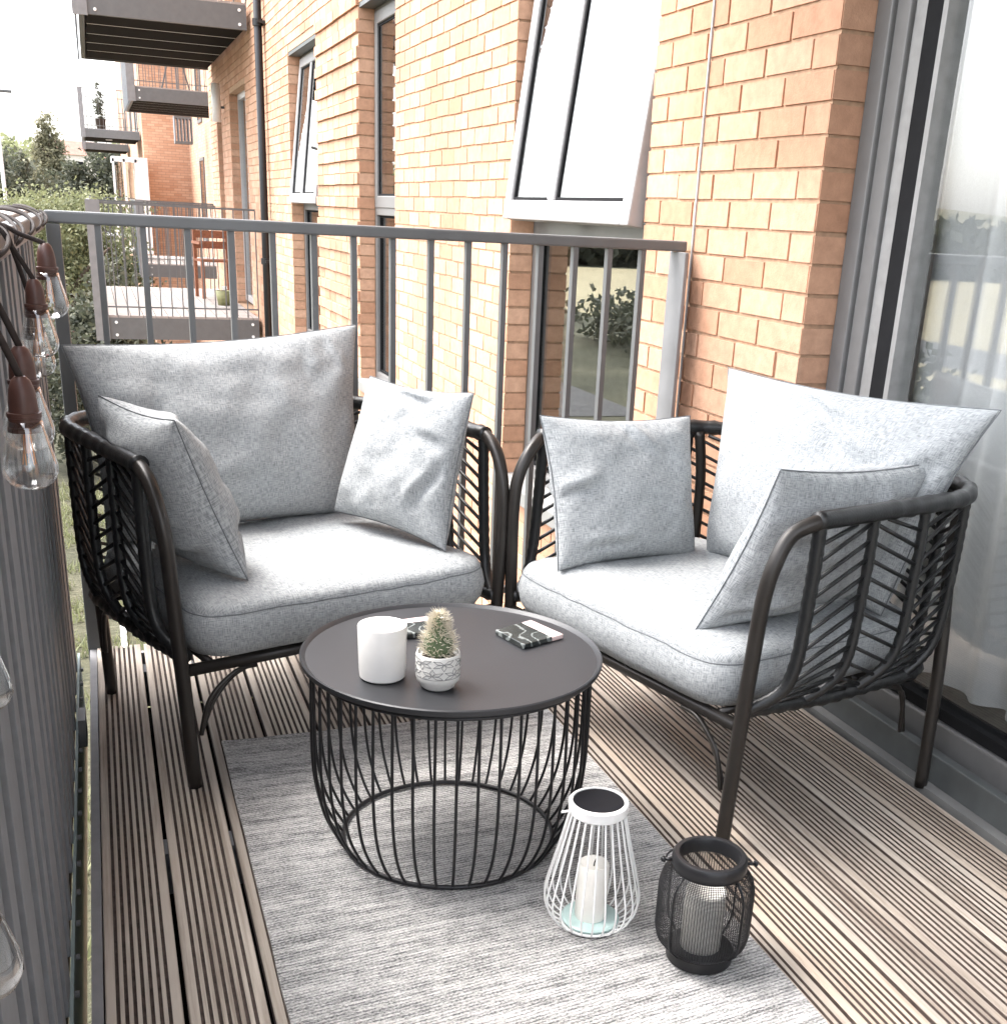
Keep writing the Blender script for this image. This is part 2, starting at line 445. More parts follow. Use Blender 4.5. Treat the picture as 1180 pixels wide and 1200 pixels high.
# big olive-green tree next to the railing
t = thing('broadleaf_tree', 'wide pale olive tree just beyond the corner of the balcony railing', 'tree', (-.75, 26, GZ - .35), 0)
trunk(3.4, .18, 9, 3, t)
crown([(-.2, 0, 3.9, 1.35, 1.5, 1.1), (.85, .3, 4.0, 1.0, 1.2, 1.15), (-1.1, .2, 3.3, .9, 1, .9), (.3, -.3, 2.6, 1.3, 1.4, 1.2), (1.25, .3, 2.6, .7, 1, 1.2)], 420, 80, .34, .040, 11, M_leaf1, t)
t = thing('shrub', 'dark leafy shrub below the neighbouring balcony, behind the corner post', 'shrub', (.1, 21, GZ), 0)
trunk(1.5, .06, 5, 5, t)
crown([(-.3, 0, 1.6, .9, .9, 1.5), (.15, .3, 2.5, .75, .8, 1.0), (-.9, .5, 1.3, .8, .9, 1.2)], 260, 45, .3, .05, 17, M_leaf2, t)
t = thing('poplar_tree', 'tall narrow conical tree rising above the other trees against the white sky', 'tree', (-1.95, 80, GZ), 0)
trunk(8, .2, 6, 6, t, .12)
crown([(0, 0, 3.0, 1.5, 1.5, 2.4), (0, 0, 5.0, 1.15, 1.15, 2.2), (0.05, 0, 6.6, .8, .8, 1.6), (-.15, 0, 8.0, .42, .4, 1.0), (.45, 0, 6.6, .45, .4, 1.0), (-.5, 0, 6.8, .4, .35, 1.0), (.1, 0, 7.6, .4, .4, 1.1)], 420, 40, .42, .10, 21, M_leaf3, t)
t = thing('broadleaf_tree', 'dark rounded tree left of the tall conical tree, near the lamp post', 'tree', (-3.3, 62, GZ), 0)
trunk(3, .2, 7, 8, t)
crown([(0, 0, 4.2, 1.8, 1.8, 2.0), (1.1, 0, 3.2, 1.5, 1.5, 1.8), (-1.6, 0, 3.6, 1.6, 1.6, 1.7)], 260, 40, .6, .11, 23, M_leaf2, t)
t = thing('broadleaf_tree', 'dark green tree under the farthest balcony, right of the tall conical tree', 'tree', (1.0, 70, GZ), 0)
trunk(3.4, .2, 7, 9, t)
crown([(0, 0, 4.9, 2.0, 1.8, 2.0), (-1.6, 0, 4.2, 1.6, 1.5, 1.7), (1.6, 0, 4.3, 1.5, 1.5, 1.7)], 260, 40, .6, .12, 29, M_leaf2, t)
# far woods (uncountable masses)
def woods(name, spots, seed, mat, size):
    rg = random.Random(seed); mb = MB()
    for x, y, z, r, h in spots:
        for _ in range(70):
            d = V((rg.gauss(0, 1), rg.gauss(0, 1), rg.gauss(0, 1))).normalized() * (rg.random() ** .3)
            leafquad(mb, V((x + d.x * r, y + d.y * r, z + h * .5 + d.z * h * .55)), size, rg)
    return struct(mb.build(name, mat), 'stuff')
rg = random.Random(5)
sp = []
for k in range(150):
    x = rg.uniform(-95, 70); y = rg.uniform(165, 330); sp.append((x, y, GZ + hh(x, y), rg.uniform(2.5, 5), rg.uniform(4, 7)))
woods('hillside_woodland', sp, 6, M_leaf1, .9)
sp = []
for k in range(260):
    y = rg.uniform(-150, 118); x = -118 - rg.uniform(0, 14)
    sp.append((x, y, GZ, rg.uniform(3, 5), rg.uniform(6, 9)))
for k in range(190):
    x = rg.uniform(-118, -6); sp.append((x, 119 + rg.uniform(0, 12), GZ, rg.uniform(2.5, 4.5), rg.uniform(5, 7.5)))
woods('field_edge_woodland', sp, 8, M_leaf2, 1.0)
sp = []
for k in range(170):
    y = rg.uniform(-60, 45); sp.append((-15.5 + rg.uniform(-1.2, 1.2), y, GZ, rg.uniform(.9, 1.5), rg.uniform(1.2, 2.2)))
woods('roadside_hedge', sp, 9, M_leaf2, .16)
mb = MB(); rg = random.Random(12)
for k in range(16000):
    x = rg.uniform(-1.7, 1.55); y = rg.uniform(6.5, 20)
    if noise.noise(V((x * 1.3, y * 1.3, 0))) < -.18: continue
    l = rg.uniform(.06, .2); a = rg.random() * 6.28; d = V((math.cos(a), math.sin(a), 0)); t_ = V((rg.gauss(0, .5), rg.gauss(0, .5), 1)).normalized()
    p = V((x, y, GZ)); i = len(mb.v); mb.v += [tuple(p - d * .012), tuple(p + d * .012), tuple(p + t_ * l)]; mb.face((i, i + 1, i + 2))
struct(mb.build('grass_tufts', M_leaf1), 'stuff')
# houses on the hill
def house(x, y, z, wd, lab):
    h = thing('house', lab, 'house', (x, y, z))
    MB().box(-wd, wd, -3, 3, 0, 3.2).build('wall', M_render, h)
    r = MB(); r.v += [(-wd - .3, -3.3, 3.2), (wd + .3, -3.3, 3.2), (wd + .3, 3.3, 3.2), (-wd - .3, 3.3, 3.2), (-wd - .3, 0, 5.2), (wd + .3, 0, 5.2)]
    for f in ((0, 1, 5, 4), (2, 3, 4, 5), (1, 2, 5), (3, 0, 4), (3, 2, 1, 0)): r.face(f)
    r.build('roof', M_roof, h)
    for k in range(3): MB().box(-wd + .8 + k * (wd * .8), -wd + 1.9 + k * (wd * .8), -3.05, -2.95, 1.1, 2.3).build('window', M_gasket, h)
house(-1.6, 200, 3.3, 3.0, 'pale hillside house with a pinkish roof right of the tall conical tree')
house(6.5, 214, 3.4, 3.2, 'pale hillside house with a pinkish roof, the one nearer the farthest balcony')

# lamp post
t = thing('street_lamp', 'pale tapered street lamp rising at the left edge behind the railing', 'street lamp', (-1.74, 30, GZ))
MB().tube([(0, 0, 0), (0, 0, 1.2), (0, 0, 6.3)], [.07, .055, .035], 10).build('pole', M_lampw, t, True)
MB().tube(cat_smooth([(0, 0, 6.3), (.03, 0, 6.45), (.14, 0, 6.5)], 4), .02, 8).build('arm', M_lampw, t, True)
MB().box(.1, .36, -.06, .06, 6.47, 6.53).build('lantern_head', M_steel, t, bevel=.015)

# parked car
t = thing('parked_car', 'red parked car seen in the gap below the left corner post', 'car', (-.95, 31.5, GZ + .02), R(90))
mb = MB()
prof = [(-2.0, .45), (-2.05, .8), (-1.9, .95), (-1.2, 1.0), (-.6, 1.45), (.9, 1.48), (1.5, 1.05), (2.0, .95), (2.05, .5), (1.9, .3), (-1.9, .3)]
n = len(prof)
for s_ in (-.85, .85):
    for x, z in prof: mb.v.append((x, s_ * (.82 if z > 1.1 else 1), z))
for i in range(n): j = (i + 1) % n; mb.face((i, j, n + j, n + i))
mb.face(tuple(range(n))[::-1]); mb.face(tuple(range(n, 2 * n)))
mb.build('body', M_red, t, bevel=.05)
for s_ in (-.715, .715):
    q = MB(); y0 = s_ - .012; y1 = s_ + .012
    q.v += [(-1.0, s_ * 1.1, 1.02), (-.52, s_ * 1.0, 1.38), (.85, s_ * 1.0, 1.40), (1.3, s_ * 1.1, 1.04)]; q.face((0, 1, 2, 3) if s_ < 0 else (3, 2, 1, 0))
    q.build('side_window', M_gasket, t)
for x in (-1.25, 1.3):
    for y in (-.86, .7):
        wq = MB().tube([(x, y, .32), (x, y + .16, .32)], .32, 18).build('wheel', M_tyre, t)

# ------------------------------------------------------------------ building
bld = thing('apartment_building', 'long orange brick apartment block with tall windows and projecting balconies', 'building', (0, 0, GZ))
OFF = V((0, 0, -GZ))
def P_(mb):
    mb.v = [(x, y, z - GZ) for x, y, z in mb.v]; return mb
# openings on the facade: (y0, y1, z0, z1)
DOOR = (-1.6, 2.62, -.05, 2.45)
W3 = (3.628, 4.983, .08, 2.42); W2 = (7.118, 8.133, .08, 2.42); W1 = (9.705, 11.063, .08, 2.42)
D4 = (14.15, 15.75, -.02, 2.42); W5 = (16.75, 17.35, .08, 2.42)
OPEN = [DOOR, W3, W2, W1, D4, W5]
LOW = [(a, b, c - 3.08, d - 3.08) for a, b, c, d in OPEN]
UP = [(a, b, c + 3.08, d + 3.08) for a, b, c, d in OPEN]
def bricks(mb, org, u, nrm, u0, u1, z0, z1, holes=(), phase=0, depth=.012, jit=.002):
    u = V(u); nrm = V(nrm); org = V(org); c0 = math.floor(z0 / .075); c1 = math.ceil(z1 / .075)
    for c in range(c0, c1):
        za = c * .075 + .005; zb = za + .065
        if za < z0 - .001 or zb > z1 + .01: continue
        free = [(u0, u1)]
        for a, b, h0, h1 in holes:
            if zb > h0 + .002 and za < h1 - .002:
                nf = []
                for s_, e in free:
                    if b <= s_ or a >= e: nf.append((s_, e)); continue
                    if a > s_: nf.append((s_, a))
                    if b < e: nf.append((b, e))
                free = nf
        off = phase + (c % 2) * .1125
        for s_, e in free:
            k = math.floor((s_ - off) / .225)
            while True:
                a = off + k * .225; b = a + .215; k += 1
                if a > e: break
                a = max(a, s_); b = min(b, e)
                if b - a < .018: continue
                jz = rnd.uniform(-1, 1) * jit; ju = rnd.uniform(-1, 1) * jit; jn = rnd.uniform(-.5, 1) * .0012
                i = len(mb.v)
                for uu in (a + ju, b + ju * .5):
                    for zz in (za + jz, zb + jz):
                        for d in (jn, -depth):
                            mb.v.append(tuple(org + u * uu + nrm * d + V((0, 0, zz))))
                # idx: u0z0f,u0z0b,u0z1f,u0z1b,u1z0f,u1z0b,u1z1f,u1z1b
                mb.face((i, i + 4, i + 6, i + 2)); mb.face((i, i + 2, i + 3, i + 1)); mb.face((i + 4, i + 5, i + 7, i + 6))
                mb.face((i + 2, i + 6, i + 7, i + 3)); mb.face((i, i + 1, i + 5, i + 4))
def wallsheet(mb, x, y0, y1, z0, z1, holes):
    ys = sorted({y0, y1, *[h[0] for h in holes], *[h[1] for h in holes]}); zs = sorted({z0, z1, *[h[2] for h in holes], *[h[3] for h in holes]})
    ys = [y for y in ys if y0 <= y <= y1]; zs = [z for z in zs if z0 <= z <= z1]
    for a, b in zip(ys, ys[1:]):
        for c, d in zip(zs, zs[1:]):
            if any(h[0] <= (a + b) / 2 <= h[1] and h[2] <= (c + d) / 2 <= h[3] for h in holes): continue
            i = len(mb.v); mb.v += [(x, a, c), (x, b, c), (x, b, d), (x, a, d)]; mb.face((i, i + 3, i + 2, i + 1))
YE = 18.2
allh = OPEN + LOW + UP
mb = MB(); bricks(mb, (FX, 0, 0), (0, 1, 0), (-1, 0, 0), -3, YE, -3.3, 5.4, allh, phase=.1455)
P_(mb).build('brick_courses', M_brick, bld)['kind'] = 'stuff'
mb = MB(); wallsheet(mb, FX + .0055, -3, YE, GZ, 6.6, allh)
# reveals (solid sides of each opening, mortar-coloured) and their bricks
rv = MB()
for a, b, c, d in allh:
    if c > 3: 
        pass
    mb.box(FX + .009, FX + .30, b + .004, b + .06, c, d, skip='r')
    mb.box(FX + .009, FX + .30, a - .06, a - .004, c, d, skip='r')
    mb.box(FX + .009, FX + .30, a - .06, b + .06, d, d + .05)
    mb.box(FX + .009, FX + .30, a - .06, b + .06, c - .05, c)
    for ph, (yy, nn) in ((0, (b - .002, (0, -1, 0))), (0, (a + .002, (0, 1, 0)))):
        bricks(rv, (FX, yy, 0), (1, 0, 0), nn, .001, .1045, c, d, phase=-.1125, depth=.006)
P_(rv).build('reveal_brickwork', M_brick, bld)['kind'] = 'stuff'
P_(mb).build('wall', M_mortar, bld)
# banded projecting courses between two far windows
mb = MB()
for k in range(1, 16):
    z = .15 + k * .15
    bricks(mb, (FX - .014, 0, 0), (0, 1, 0), (-1, 0, 0), W2[1] + .004, W1[0] - .02, z - .001, z + .08, (), phase=.1455, depth=.013)
P_(mb).build('banded_courses', M_brick, bld)['kind'] = 'stuff'
# recessed far part, end wall and beyond
RX = 3.05
mb = MB(); mb.box(FX, RX + .2, YE, YE + .2, GZ, 7); mb.box(RX, RX + .3, YE + .2, 40, GZ, 7); mb.box(FX, RX + .3, 40, 40.3, GZ, 7); mb.box(FX, FX + .3, 40.3, 66, GZ, 7)
P_(mb).build('far_wall', M_btex, bld)
mb = MB(); mb.box(7, 7.2, -3, 66, GZ, 6.6); mb.box(FX + .02, 7, -3.2, -3, GZ, 6.6); mb.box(FX - .05, 7.2, -3.2, YE, 6.6, 6.9)
for zf in (-.32, 2.76, 5.84): mb.box(FX + .31, 7, -3, YE, zf, zf + .27)
for yy in (3.0, 6.0, 9.0, 12.6, 16.2): mb.box(FX + .32, 6.9, yy, yy + .1, GZ, 6.6)
P_(mb).build('interior_wall', M_room, bld)

def frame_rect(mb, x0, x1, y0, y1, z0, z1, w):
    mb.box(x0, x1, y0, y0 + w, z0, z1); mb.box(x0, x1, y1 - w, y1, z0, z1)
    mb.box(x0, x1, y0 + w, y1 - w, z0, z0 + w); mb.box(x0, x1, y0 + w, y1 - w, z1 - w, z1)
def window(y0, y1, z0, z1, tr, tilt=0, mull=None, sashmat=None):
    """frame at x=FX+.1; lower fixed light below tr, upper sash above, hinged at the top and tilted out"""
    o = bpy.data.objects.new('window', None); COL.objects.link(o); o.parent = bld; o.location = (0, 0, -GZ)
    X = FX + .107
    f = MB(); frame_rect(f, X, X + .07, y0, y1, z0, z1, .055); f.box(X - .004, X + .07, y0 + .05, y1 - .05, tr - .035, tr + .035)
    f.build('frame', M_frame, o, bevel=.004)
    g = MB(); frame_rect(g, X + .02, X + .045, y0 + .056, y1 - .056, z0 + .056, tr - .036, .014); g.build('gasket', M_gasket, o)
    p = MB(); p.box(X + .03, X + .036, y0 + .06, y1 - .06, z0 + .06, tr - .04); p.build('pane', M_glass, o)
    s = MB(); s.box(FX - .035, X + .0, y0 + .003, y1 - .003, z0 - .025, z0 + .004); s.box(FX - .04, FX - .03, y0 + .003, y1 - .003, z0 - .06, z0 + .004)
    s.build('sill', M_sill, o, bevel=.003)
    hd = MB(); hd.box(X - .1, X - .001, y0 + .003, y1 - .003, z1 - .03, z1 - .004); hd.build('head_flashing', M_sill_d, o)
    # sash
    h = z1 - .05 - (tr + .01)
    S = Matrix.Translation((X + .02, 0, z1 - .05)) @ Matrix.Rotation(R(tilt), 4, 'Y')
    def bx(m_, *a): m_.box(*a, M=S)
    q = MB(); a, b = y0 + .03, y1 - .03
    for A in ((a, a + .07, -h, 0), (b - .07, b, -h, 0), (a + .07, b - .07, -h, -h + .075), (a + .07, b - .07, -.075, 0)):
        bx(q, -.03, .03, *A)
    if mull: bx(q, -.028, .03, mull - .035, mull + .035, -h + .075, -.075)
    q.build('sash_frame', sashmat or M_frame_l, o, bevel=.006)
    g = MB()
    for A in ((a + .07, a + .085, -h + .075, -.075), (b - .085, b - .07, -h + .075, -.075), (a + .085, b - .085, -h + .075, -h + .088), (a + .085, b - .085, -.088, -.075)):
        bx(g, -.017, .012, *A)
    if mull: bx(g, -.017, .012, mull - .05, mull - .035, -h + .088, -.088); bx(g, -.017, .012, mull + .035, mull + .05, -h + .088, -.088)
    g.build('sash_gasket', M_gasket, o)
    p = MB(); bx(p, -.012, -.006, a + .08, b - .08, -h + .08, -.08); p.build('sash_pane', M_glass, o)
    if tilt:
        st = MB(); st.box(X - .09, X + .03, y0 + .045, y0 + .06, tr + .04, tr + .055); st.box(X - .07, X + .03, y0 + .035, y0 + .05, tr + .075, tr + .085)
        st.build('stay', M_gasket, o)
    return o
window(*W3, 1.17, 7.0, 4.42)
window(*W2, 1.2, 0, None, M_frame)
window(*W1, 1.2, 6, 10.45)
window(*W5, 1.2, 0)
for q in (W3, W2, W1):
    window(q[0], q[1], q[2] - 3.08, q[3] - 3.08, 1.17 - 3.08)
# far door on the neighbouring balcony
o = bpy.data.objects.new('window', None); COL.objects.link(o); o.parent = bld; o.location = (0, 0, -GZ)
f = MB(); frame_rect(f, FX + .1, FX + .17, D4[0], D4[1], D4[2] + .05, D4[3], .07); f.box(FX + .1, FX + .165, 14.9, 15.0, .1, 2.35); f.build('frame', M_frame_l, o)
MB().box(FX + .13, FX + .136, D4[0] + .07, D4[1] - .07, .1, 2.35).build('pane', M_glass, o)
for y in (22, 26, 30, 35, 43, 48, 54):
    for zf in (0, 3.08):
        o = bpy.data.objects.new('window', None); COL.objects.link(o); o.parent = bld; o.location = (0, 0, -GZ)
        xx = RX if y < 40 else FX
        f = MB(); frame_rect(f, xx - .03, xx - .001, y, y + 1.3, zf + .1, zf + 2.3, .08); f.build('frame', M_steel, o)
        MB().box(xx - .015, xx - .009, y + .08, y + 1.22, zf + .18, zf + 2.22).build('pane', M_glass, o)

# drain pipe
t = thing('drainpipe', 'thin black drainpipe running down the brick wall beside the far balcony', 'drainpipe', (FX - .06, 12.45, GZ))
MB().tube([(0, 0, 0), (0, 0, 9)], .038, 12).build('pipe', M_wire, t, True)
for z in (3.95, 6.1, 1.9, 8): MB().lathe([(.04, -.03), (.05, -.03), (.05, .03), (.04, .03)], 12, 0, 0, z).build('bracket', M_wire, t); MB().box(-.015, .075, -.09, .09, z - .012, z + .012).build('fixing', M_wire, t)
# cable down the wall (thin pale line)
t = tag(MB().box(FX - .006, FX - .001, 3.262, 3.268, -.1, 5.3).build('expansion_joint', M_frame_l), 'thin pale vertical movement joint on the brick between window and door', 'joint strip')
# wall lamp near far door
t = thing('wall_lamp', 'white cylindrical lamp on a bracket beside the far balcony door', 'wall lamp', (FX - .1, 16.3, 2.35))
MB().lathe([(.0, -.22), (.055, -.22), (.055, .22), (0, .22)], 16).build('lamp_shade', M_white, t, True)
MB().tube([(0, 0, -.05), (.1, 0, -.05)], .015, 8).build('bracket', M_steel, t)

# ------------------------------------------------------------------ patio door on the right
door = bpy.data.objects.new('patio_door', None); COL.objects.link(door); door.parent = bld; door.location = (0, 0, -GZ)
door['label'] = 'tall glazed balcony door with grey frame and white curtain behind'
X = FX + .104
f = MB(); f.box(X - .012, X + .1, 2.555, 2.617, -.05, 2.45); f.box(X + .0, X + .1, 2.50, 2.555, .06, 2.45)
f.box(X, X + .1, -1.6, 2.50, .045, .12); f.box(X, X + .1, -1.6, 2.5, 2.37, 2.45); f.build('frame', M_frame, door, bevel=.005)
f = MB(); f.box(X + .012, X + .075, 2.452, 2.499, .125, 2.365); f.build('sash_edge', M_frame_m, door, bevel=.004)
f = MB(); f.box(X + .010, X + .07, 2.393, 2.4515, .125, 2.365); f.box(X + .012, X + .07, -1.55, 2.405, .122, .15); f.build('gasket', M_gasket, door)
MB().box(X + .035, X + .041, -1.55, 2.392, .15, 2.365).build('pane', M_dglass, door)
f = MB(); f.box(X + .008, X + .07, 2.375, 2.3925, .152, 2.365); f.build('bead', M_frame_m, door)
t = MB(); t.box(FX + .015, FX + .045, -1.6, 2.615, -.06, .006); t.build('sill', M_sill, door)
t = MB(); t.box(FX + .046, FX + .075, -1.6, 2.615, -.06, .075); t.build('threshold', M_sill_d, door, bevel=.003)
t = MB(); t.box(FX + .076, X + .02, -1.6, 2.615, -.06, .044); t.build('cill_tray', M_sill, door)
# curtain
def curtain(name, x, y0, y1, z0, z1, amp, lab):
    mb = MB(); n = 260; m = 14
    for j in range(m + 1):
        z = z0 + (z1 - z0) * j / m
        for i in range(n + 1):
            y = y0 + (y1 - y0) * i / n
            d = amp * (math.sin(y * 46 + 1.5 * math.sin(y * 9)) + .5 * math.sin(y * 23 + z * .6)) * (.7 + .3 * math.sin(y * 5 + z))
            mb.v.append((x + d, y + .01 * math.sin(z * 2 + y * 12), z + .006 * math.sin(y * 30) * (j == 0)))
    for j in range(m):
        for i in range(n):
            a = j * (n + 1) + i; mb.face((a, a + 1, a + n + 2, a + n + 1))
    return tag(mb.build(name, M_curt, smooth=True), lab, 'curtain')
curtain('curtain', 1.955, .95, 2.46, .14, 2.6, .034, 'white sheer pleated curtain hanging behind the far part of the glass door')
curtain('curtain', 1.95, -1.4, .93, .14, 2.6, .034, 'white sheer curtain behind the nearest part of the glass door')

# ------------------------------------------------------------------ neighbouring balconies
def balcony(x0, x1, y0, y1, z, lab, near=True, light=False):
    t = thing('balcony', lab, 'balcony', (x0, y0, z), 0, 'balconies along the brick building')
    w_ = x1 - x0; d = y1 - y0
    b = MB(); b.box(0, w_, 0, .055, -.235, -.012); b.build('front_beam', M_steel, t)
    b = MB(); b.box(-.05, 0, 0, d, -.235, -.012); b.box(0, w_, d - .055, d, -.235, -.012); b.build('side_beam', M_steel, t)
    n = int(w_ / .1278); b = MB()
    for k in range(n + 1):
        a = k * .1278
        b.box(a, min(a + .121, w_), .0, d, -.011, .01)
    b.build('deck', M_beam if not near else M_deckfar, t)
    b = MB(); nb = 5
    for k in range(nb):
        a = .06 + (d - .12) * k / nb; b.box(.02, w_ - .02, a, a + (d - .12) / nb - .10, -.225, -.20)
    b.build('soffit', M_dark, t)
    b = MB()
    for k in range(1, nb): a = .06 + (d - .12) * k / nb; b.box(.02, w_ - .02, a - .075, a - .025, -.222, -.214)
    b.build('gap_light_strips', M_gap_light, t)  # pale strips painted as daylight showing between the deck boards
    pl = MB(); pl.box(-.11, .03, -.02, .0, -.25, 1.15); pl.build('corner_panel', M_steel_l, t)
    bo = MB()
    for xx in (.09, w_ - .07):
        for zz in (-.07, -.19): bo.lathe([(0, 0), (.018, 0), (.018, .01), (0, .01)], 8)
    if near:
        bo = MB()
        for xx in (.1, w_ - .07):
            for zz in (-.06, -.19): bo.tube([(xx, -.012, zz), (xx, 0, zz)], .016, 8)
        bo.build('bolts', M_white, t)
    r_ = MB()
    r_.box(-.06, w_, 0, .03, 1.115, 1.135); r_.box(-.1, -.06, 0, d, 1.115, 1.14); r_.box(-.06, w_, d - .03, d, 1.115, 1.135); r_.box(0, w_, .01, .03, .09, .105)
    r_.build('top_rail', M_steel, t)
    r_ = MB(); k = int(w_ / .112)
    for i in range(k + 1): xx = i * w_ / k; r_.box(xx - .006, xx + .006, .012, .026, .0, 1.115)
    r_.build('front_balusters', M_steel, t)
    r_ = MB()
    for i in range(k + 1): xx = i * w_ / k; r_.box(xx - .006, xx + .006, d - .026, d - .012, 0, 1.115)
    r_.build('rear_balusters', M_steel, t)
    r_ = MB(); k = int(d / .16)
    for i in range(k + 1): yy = .05 + i * (d - .1) / k; r_.box(-.09, -.07, yy - .03, yy + .03, -.25, 1.115)
    r_.build('side_slats', M_slat, t)
    if light: MB().lathe([(0, -.005), (.1, -.005), (.1, .02), (0, .02)], 16, w_ * .45, d * .4, -.24).build('soffit_light', M_white, t)
    return t
M_deckfar = simple('pale_far_decking', (.31, .275, .255), .85, 0, .15, 8)
balcony(.07, 1.66, 13.36, 17.8, 0, 'nearest neighbouring balcony, level with ours, with a pale deck and brown chair')
balcony(.11, 1.66, 13.44, 17.8, 3.08, 'nearest upper balcony at the top left, seen from below with a dark boarded underside')
balcony(.93, 3.0, 24.3, 27.8, 3.08, 'upper balcony in the wall recess, with a red table behind its bars', True)
balcony(.93, 3.0, 24.3, 27.8, 0, 'lower balcony in the wall recess, seen through the bars of the nearer one')
balcony(.05, 1.66, 41, 44.5, 3.08, 'farther upper balcony with a small round light on its underside', False, True)
balcony(.05, 1.66, 52, 55.5, 3.08, 'farthest upper balcony, just below and behind the lit one', False)
balcony(.05, 1.66, 41, 44.5, 0, 'farthest lower balcony, behind the corner panel of the nearest neighbour', False)
balcony(-.02, 1.66, -1.2, 3.2, 3.08, 'unseen balcony added over our deck to shade it', False)  # added out of view to darken the deck and furniture evenly
# glazed bay
t = thing('glazed_bay', 'white framed glazed bay projecting from the far wall above the olive tree', 'bay window', (.72, 38, GZ))
f = MB()
for x in (0, .3, .62): f.box(x, x + .06, 0, .06, 3, 5.5)
f.box(0, .68, 0, .06, 5.42, 5.5); f.box(0, .68, 0, .06, 4.2, 4.26); f.box(0, .06, .06, 2, 5.42, 5.5); f.box(0, .98, .0, 2.2, 5.5, 5.56)
f.build('frame', M_white, t)
MB().box(.02, .66, .03, .036, 3.0, 5.42).build('pane', M_glass, t); MB().box(0, .98, 0, 2.2, 2.9, 3.0).build('base', M_white, t)
MB().box(.64, .98, .02, 2.1, 3.0, 5.5).build('side_panel', M_white, t)
# small Juliet balcony
t = thing('vent_box', 'small dark slatted box high on the shaded brick end wall', 'vent box', (2.25, 34, 2.55))
MB().box(0, .45, 0, .4, 0, .06).build('base', M_steel, t); MB().box(0, .45, 0, .4, .6, .66).build('top', M_steel, t)
f = MB()
for k in range(6): f.box(k * .085, k * .085 + .03, -.01, .41, .06, .6)
f.build('slats', M_slat, t)
# furniture on neighbouring balcony
t = thing('slatted_chair', 'brown wooden slatted garden chair on the nearest neighbouring balcony', 'garden chair', (1.28, 15.9, .012), R(8))
for x in (0, .42):
    for y in (0, .4): MB().box(x, x + .04, y, y + .04, 0, .45 if y == 0 else .95).build('leg', M_wbrown, t)
f = MB()
for k in range(5): f.box(.0, .46, .02 + k * .085, .08 + k * .085, .45, .475)
f.build('seat', M_wbrown, t)
f = MB()
for k in range(3): f.box(.04, .42, .405, .43, .6 + k * .13, .69 + k * .13)
f.build('backrest', M_wbrown, t)
f = MB(); f.box(-.02, .03, -.02, .44, .66, .69); f.box(.43, .48, -.02, .44, .66, .69); f.build('armrest', M_wbrown, t)
t = thing('plant_pot', 'small olive green plant pot at the foot of the brown garden chair', 'plant pot', (1.45, 15.0, .012))
MB().lathe([(.0, 0), (.07, 0), (.095, .17), (.085, .17), (.08, .15), (0, .15)], 20).build('pot', M_olive, t, True)
MB().lathe([(.0, .155), (.078, .152), (.02, .17), (0, .175)], 12).build('soil', M_soil, t)
t = thing('garden_table', 'round red garden table on the upper balcony in the recess', 'table', (1.75, 25.3, 3.09))
MB().lathe([(0, .70), (.42, .70), (.44, .72), (.42, .74), (0, .74)], 28).build('tabletop', M_red, t)
for a in (0.5, 2.6, 4.7): MB().tube([(.1 * math.cos(a), .1 * math.sin(a), .7), (.32 * math.cos(a), .32 * math.sin(a), 0)], .015, 8).build('leg', M_steel, t)
t = thing('balcony_plant', 'small dark potted conifer standing on the farther upper balcony', 'potted plant', (.55, 41.5, 3.1))
MB().lathe([(0, 0), (.12, 0), (.16, .3), (0, .3)], 12).build('pot', M_soil, t)
crown([(0, 0, .65, .16, .16, .5), (0, 0, 1.15, .08, .08, .35)], 40, 25, .1, .03, 31, M_leaf2, t, 'foliage')
t = thing('closed_parasol', 'folded teal green parasol below the nearest neighbouring balcony', 'parasol', (.3, 13.9, GZ))
MB().tube([(0, 0, 0), (0, 0, 2.9)], .02, 8).build('pole', M_lampw, t)
MB().lathe([(.0, 2.85), (.09, 2.75), (.15, 2.4), (.17, 1.9), (.12, 1.5), (0, 1.45)], 12).build('canopy', M_green, t, True)
t = thing('garden_fence', 'pale picket fence at the foot of the building below the neighbouring balcony', 'fence', (.3, 16.5, GZ))
f = MB()
for k in range(13): f.box(k * .11, k * .11 + .07, 0, .02, 0, 1.8)
f.build('pickets', M_render, t); MB().box(0, 1.4, .021, .05, .4, .5).build('rail', M_render, t)

# ------------------------------------------------------------------ our deck
PITCH = .1278; E0 = .039
mb = MB()
yE, yS = 3.256, -.8
for k in range(-1, 13):
    a = E0 + k * PITCH + .0042; b = a + PITCH - .0084
    if k < 0: a = -.0805
    # profile with six grooves
    prof = [(a, -.024), (a, -.002), (a + .002, 0)]
    gr = []; g0 = a + .013; gs = (b - a - .026) / 7.0
    for q in range(7):
        c = g0 + (q + .5) * gs
        prof += [(c - .0030, 0), (c - .0023, -.0065), (c + .0023, -.0065), (c + .0030, 0)]; gr += [len(prof) - 4, len(prof) - 3, len(prof) - 2]
    prof += [(b - .002, 0), (b, -.002), (b, -.024)]
    n = len(prof); dz = rnd.uniform(-.0008, .0008); y1 = yE + rnd.uniform(-.004, .004)
    ys = [y1, 2.4, 1.6, .8, 0, yS]; i0 = len(mb.v)
    for y in ys:
        for x, z in prof: mb.v.append((x + .0006 * math.sin(y * 2 + k), y, z + dz))
    for j in range(len(ys) - 1):
        for q in range(n - 1):
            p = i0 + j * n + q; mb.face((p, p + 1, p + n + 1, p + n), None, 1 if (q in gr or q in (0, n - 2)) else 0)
    mb.face(tuple(i0 + q for q in range(n))[::-1])
    mb.face((i0, i0 + (len(ys) - 1) * n, i0 + len(ys) * n - 1, i0 + n - 1))
struct(mb.build('deck', [M_deck, M_groove]))
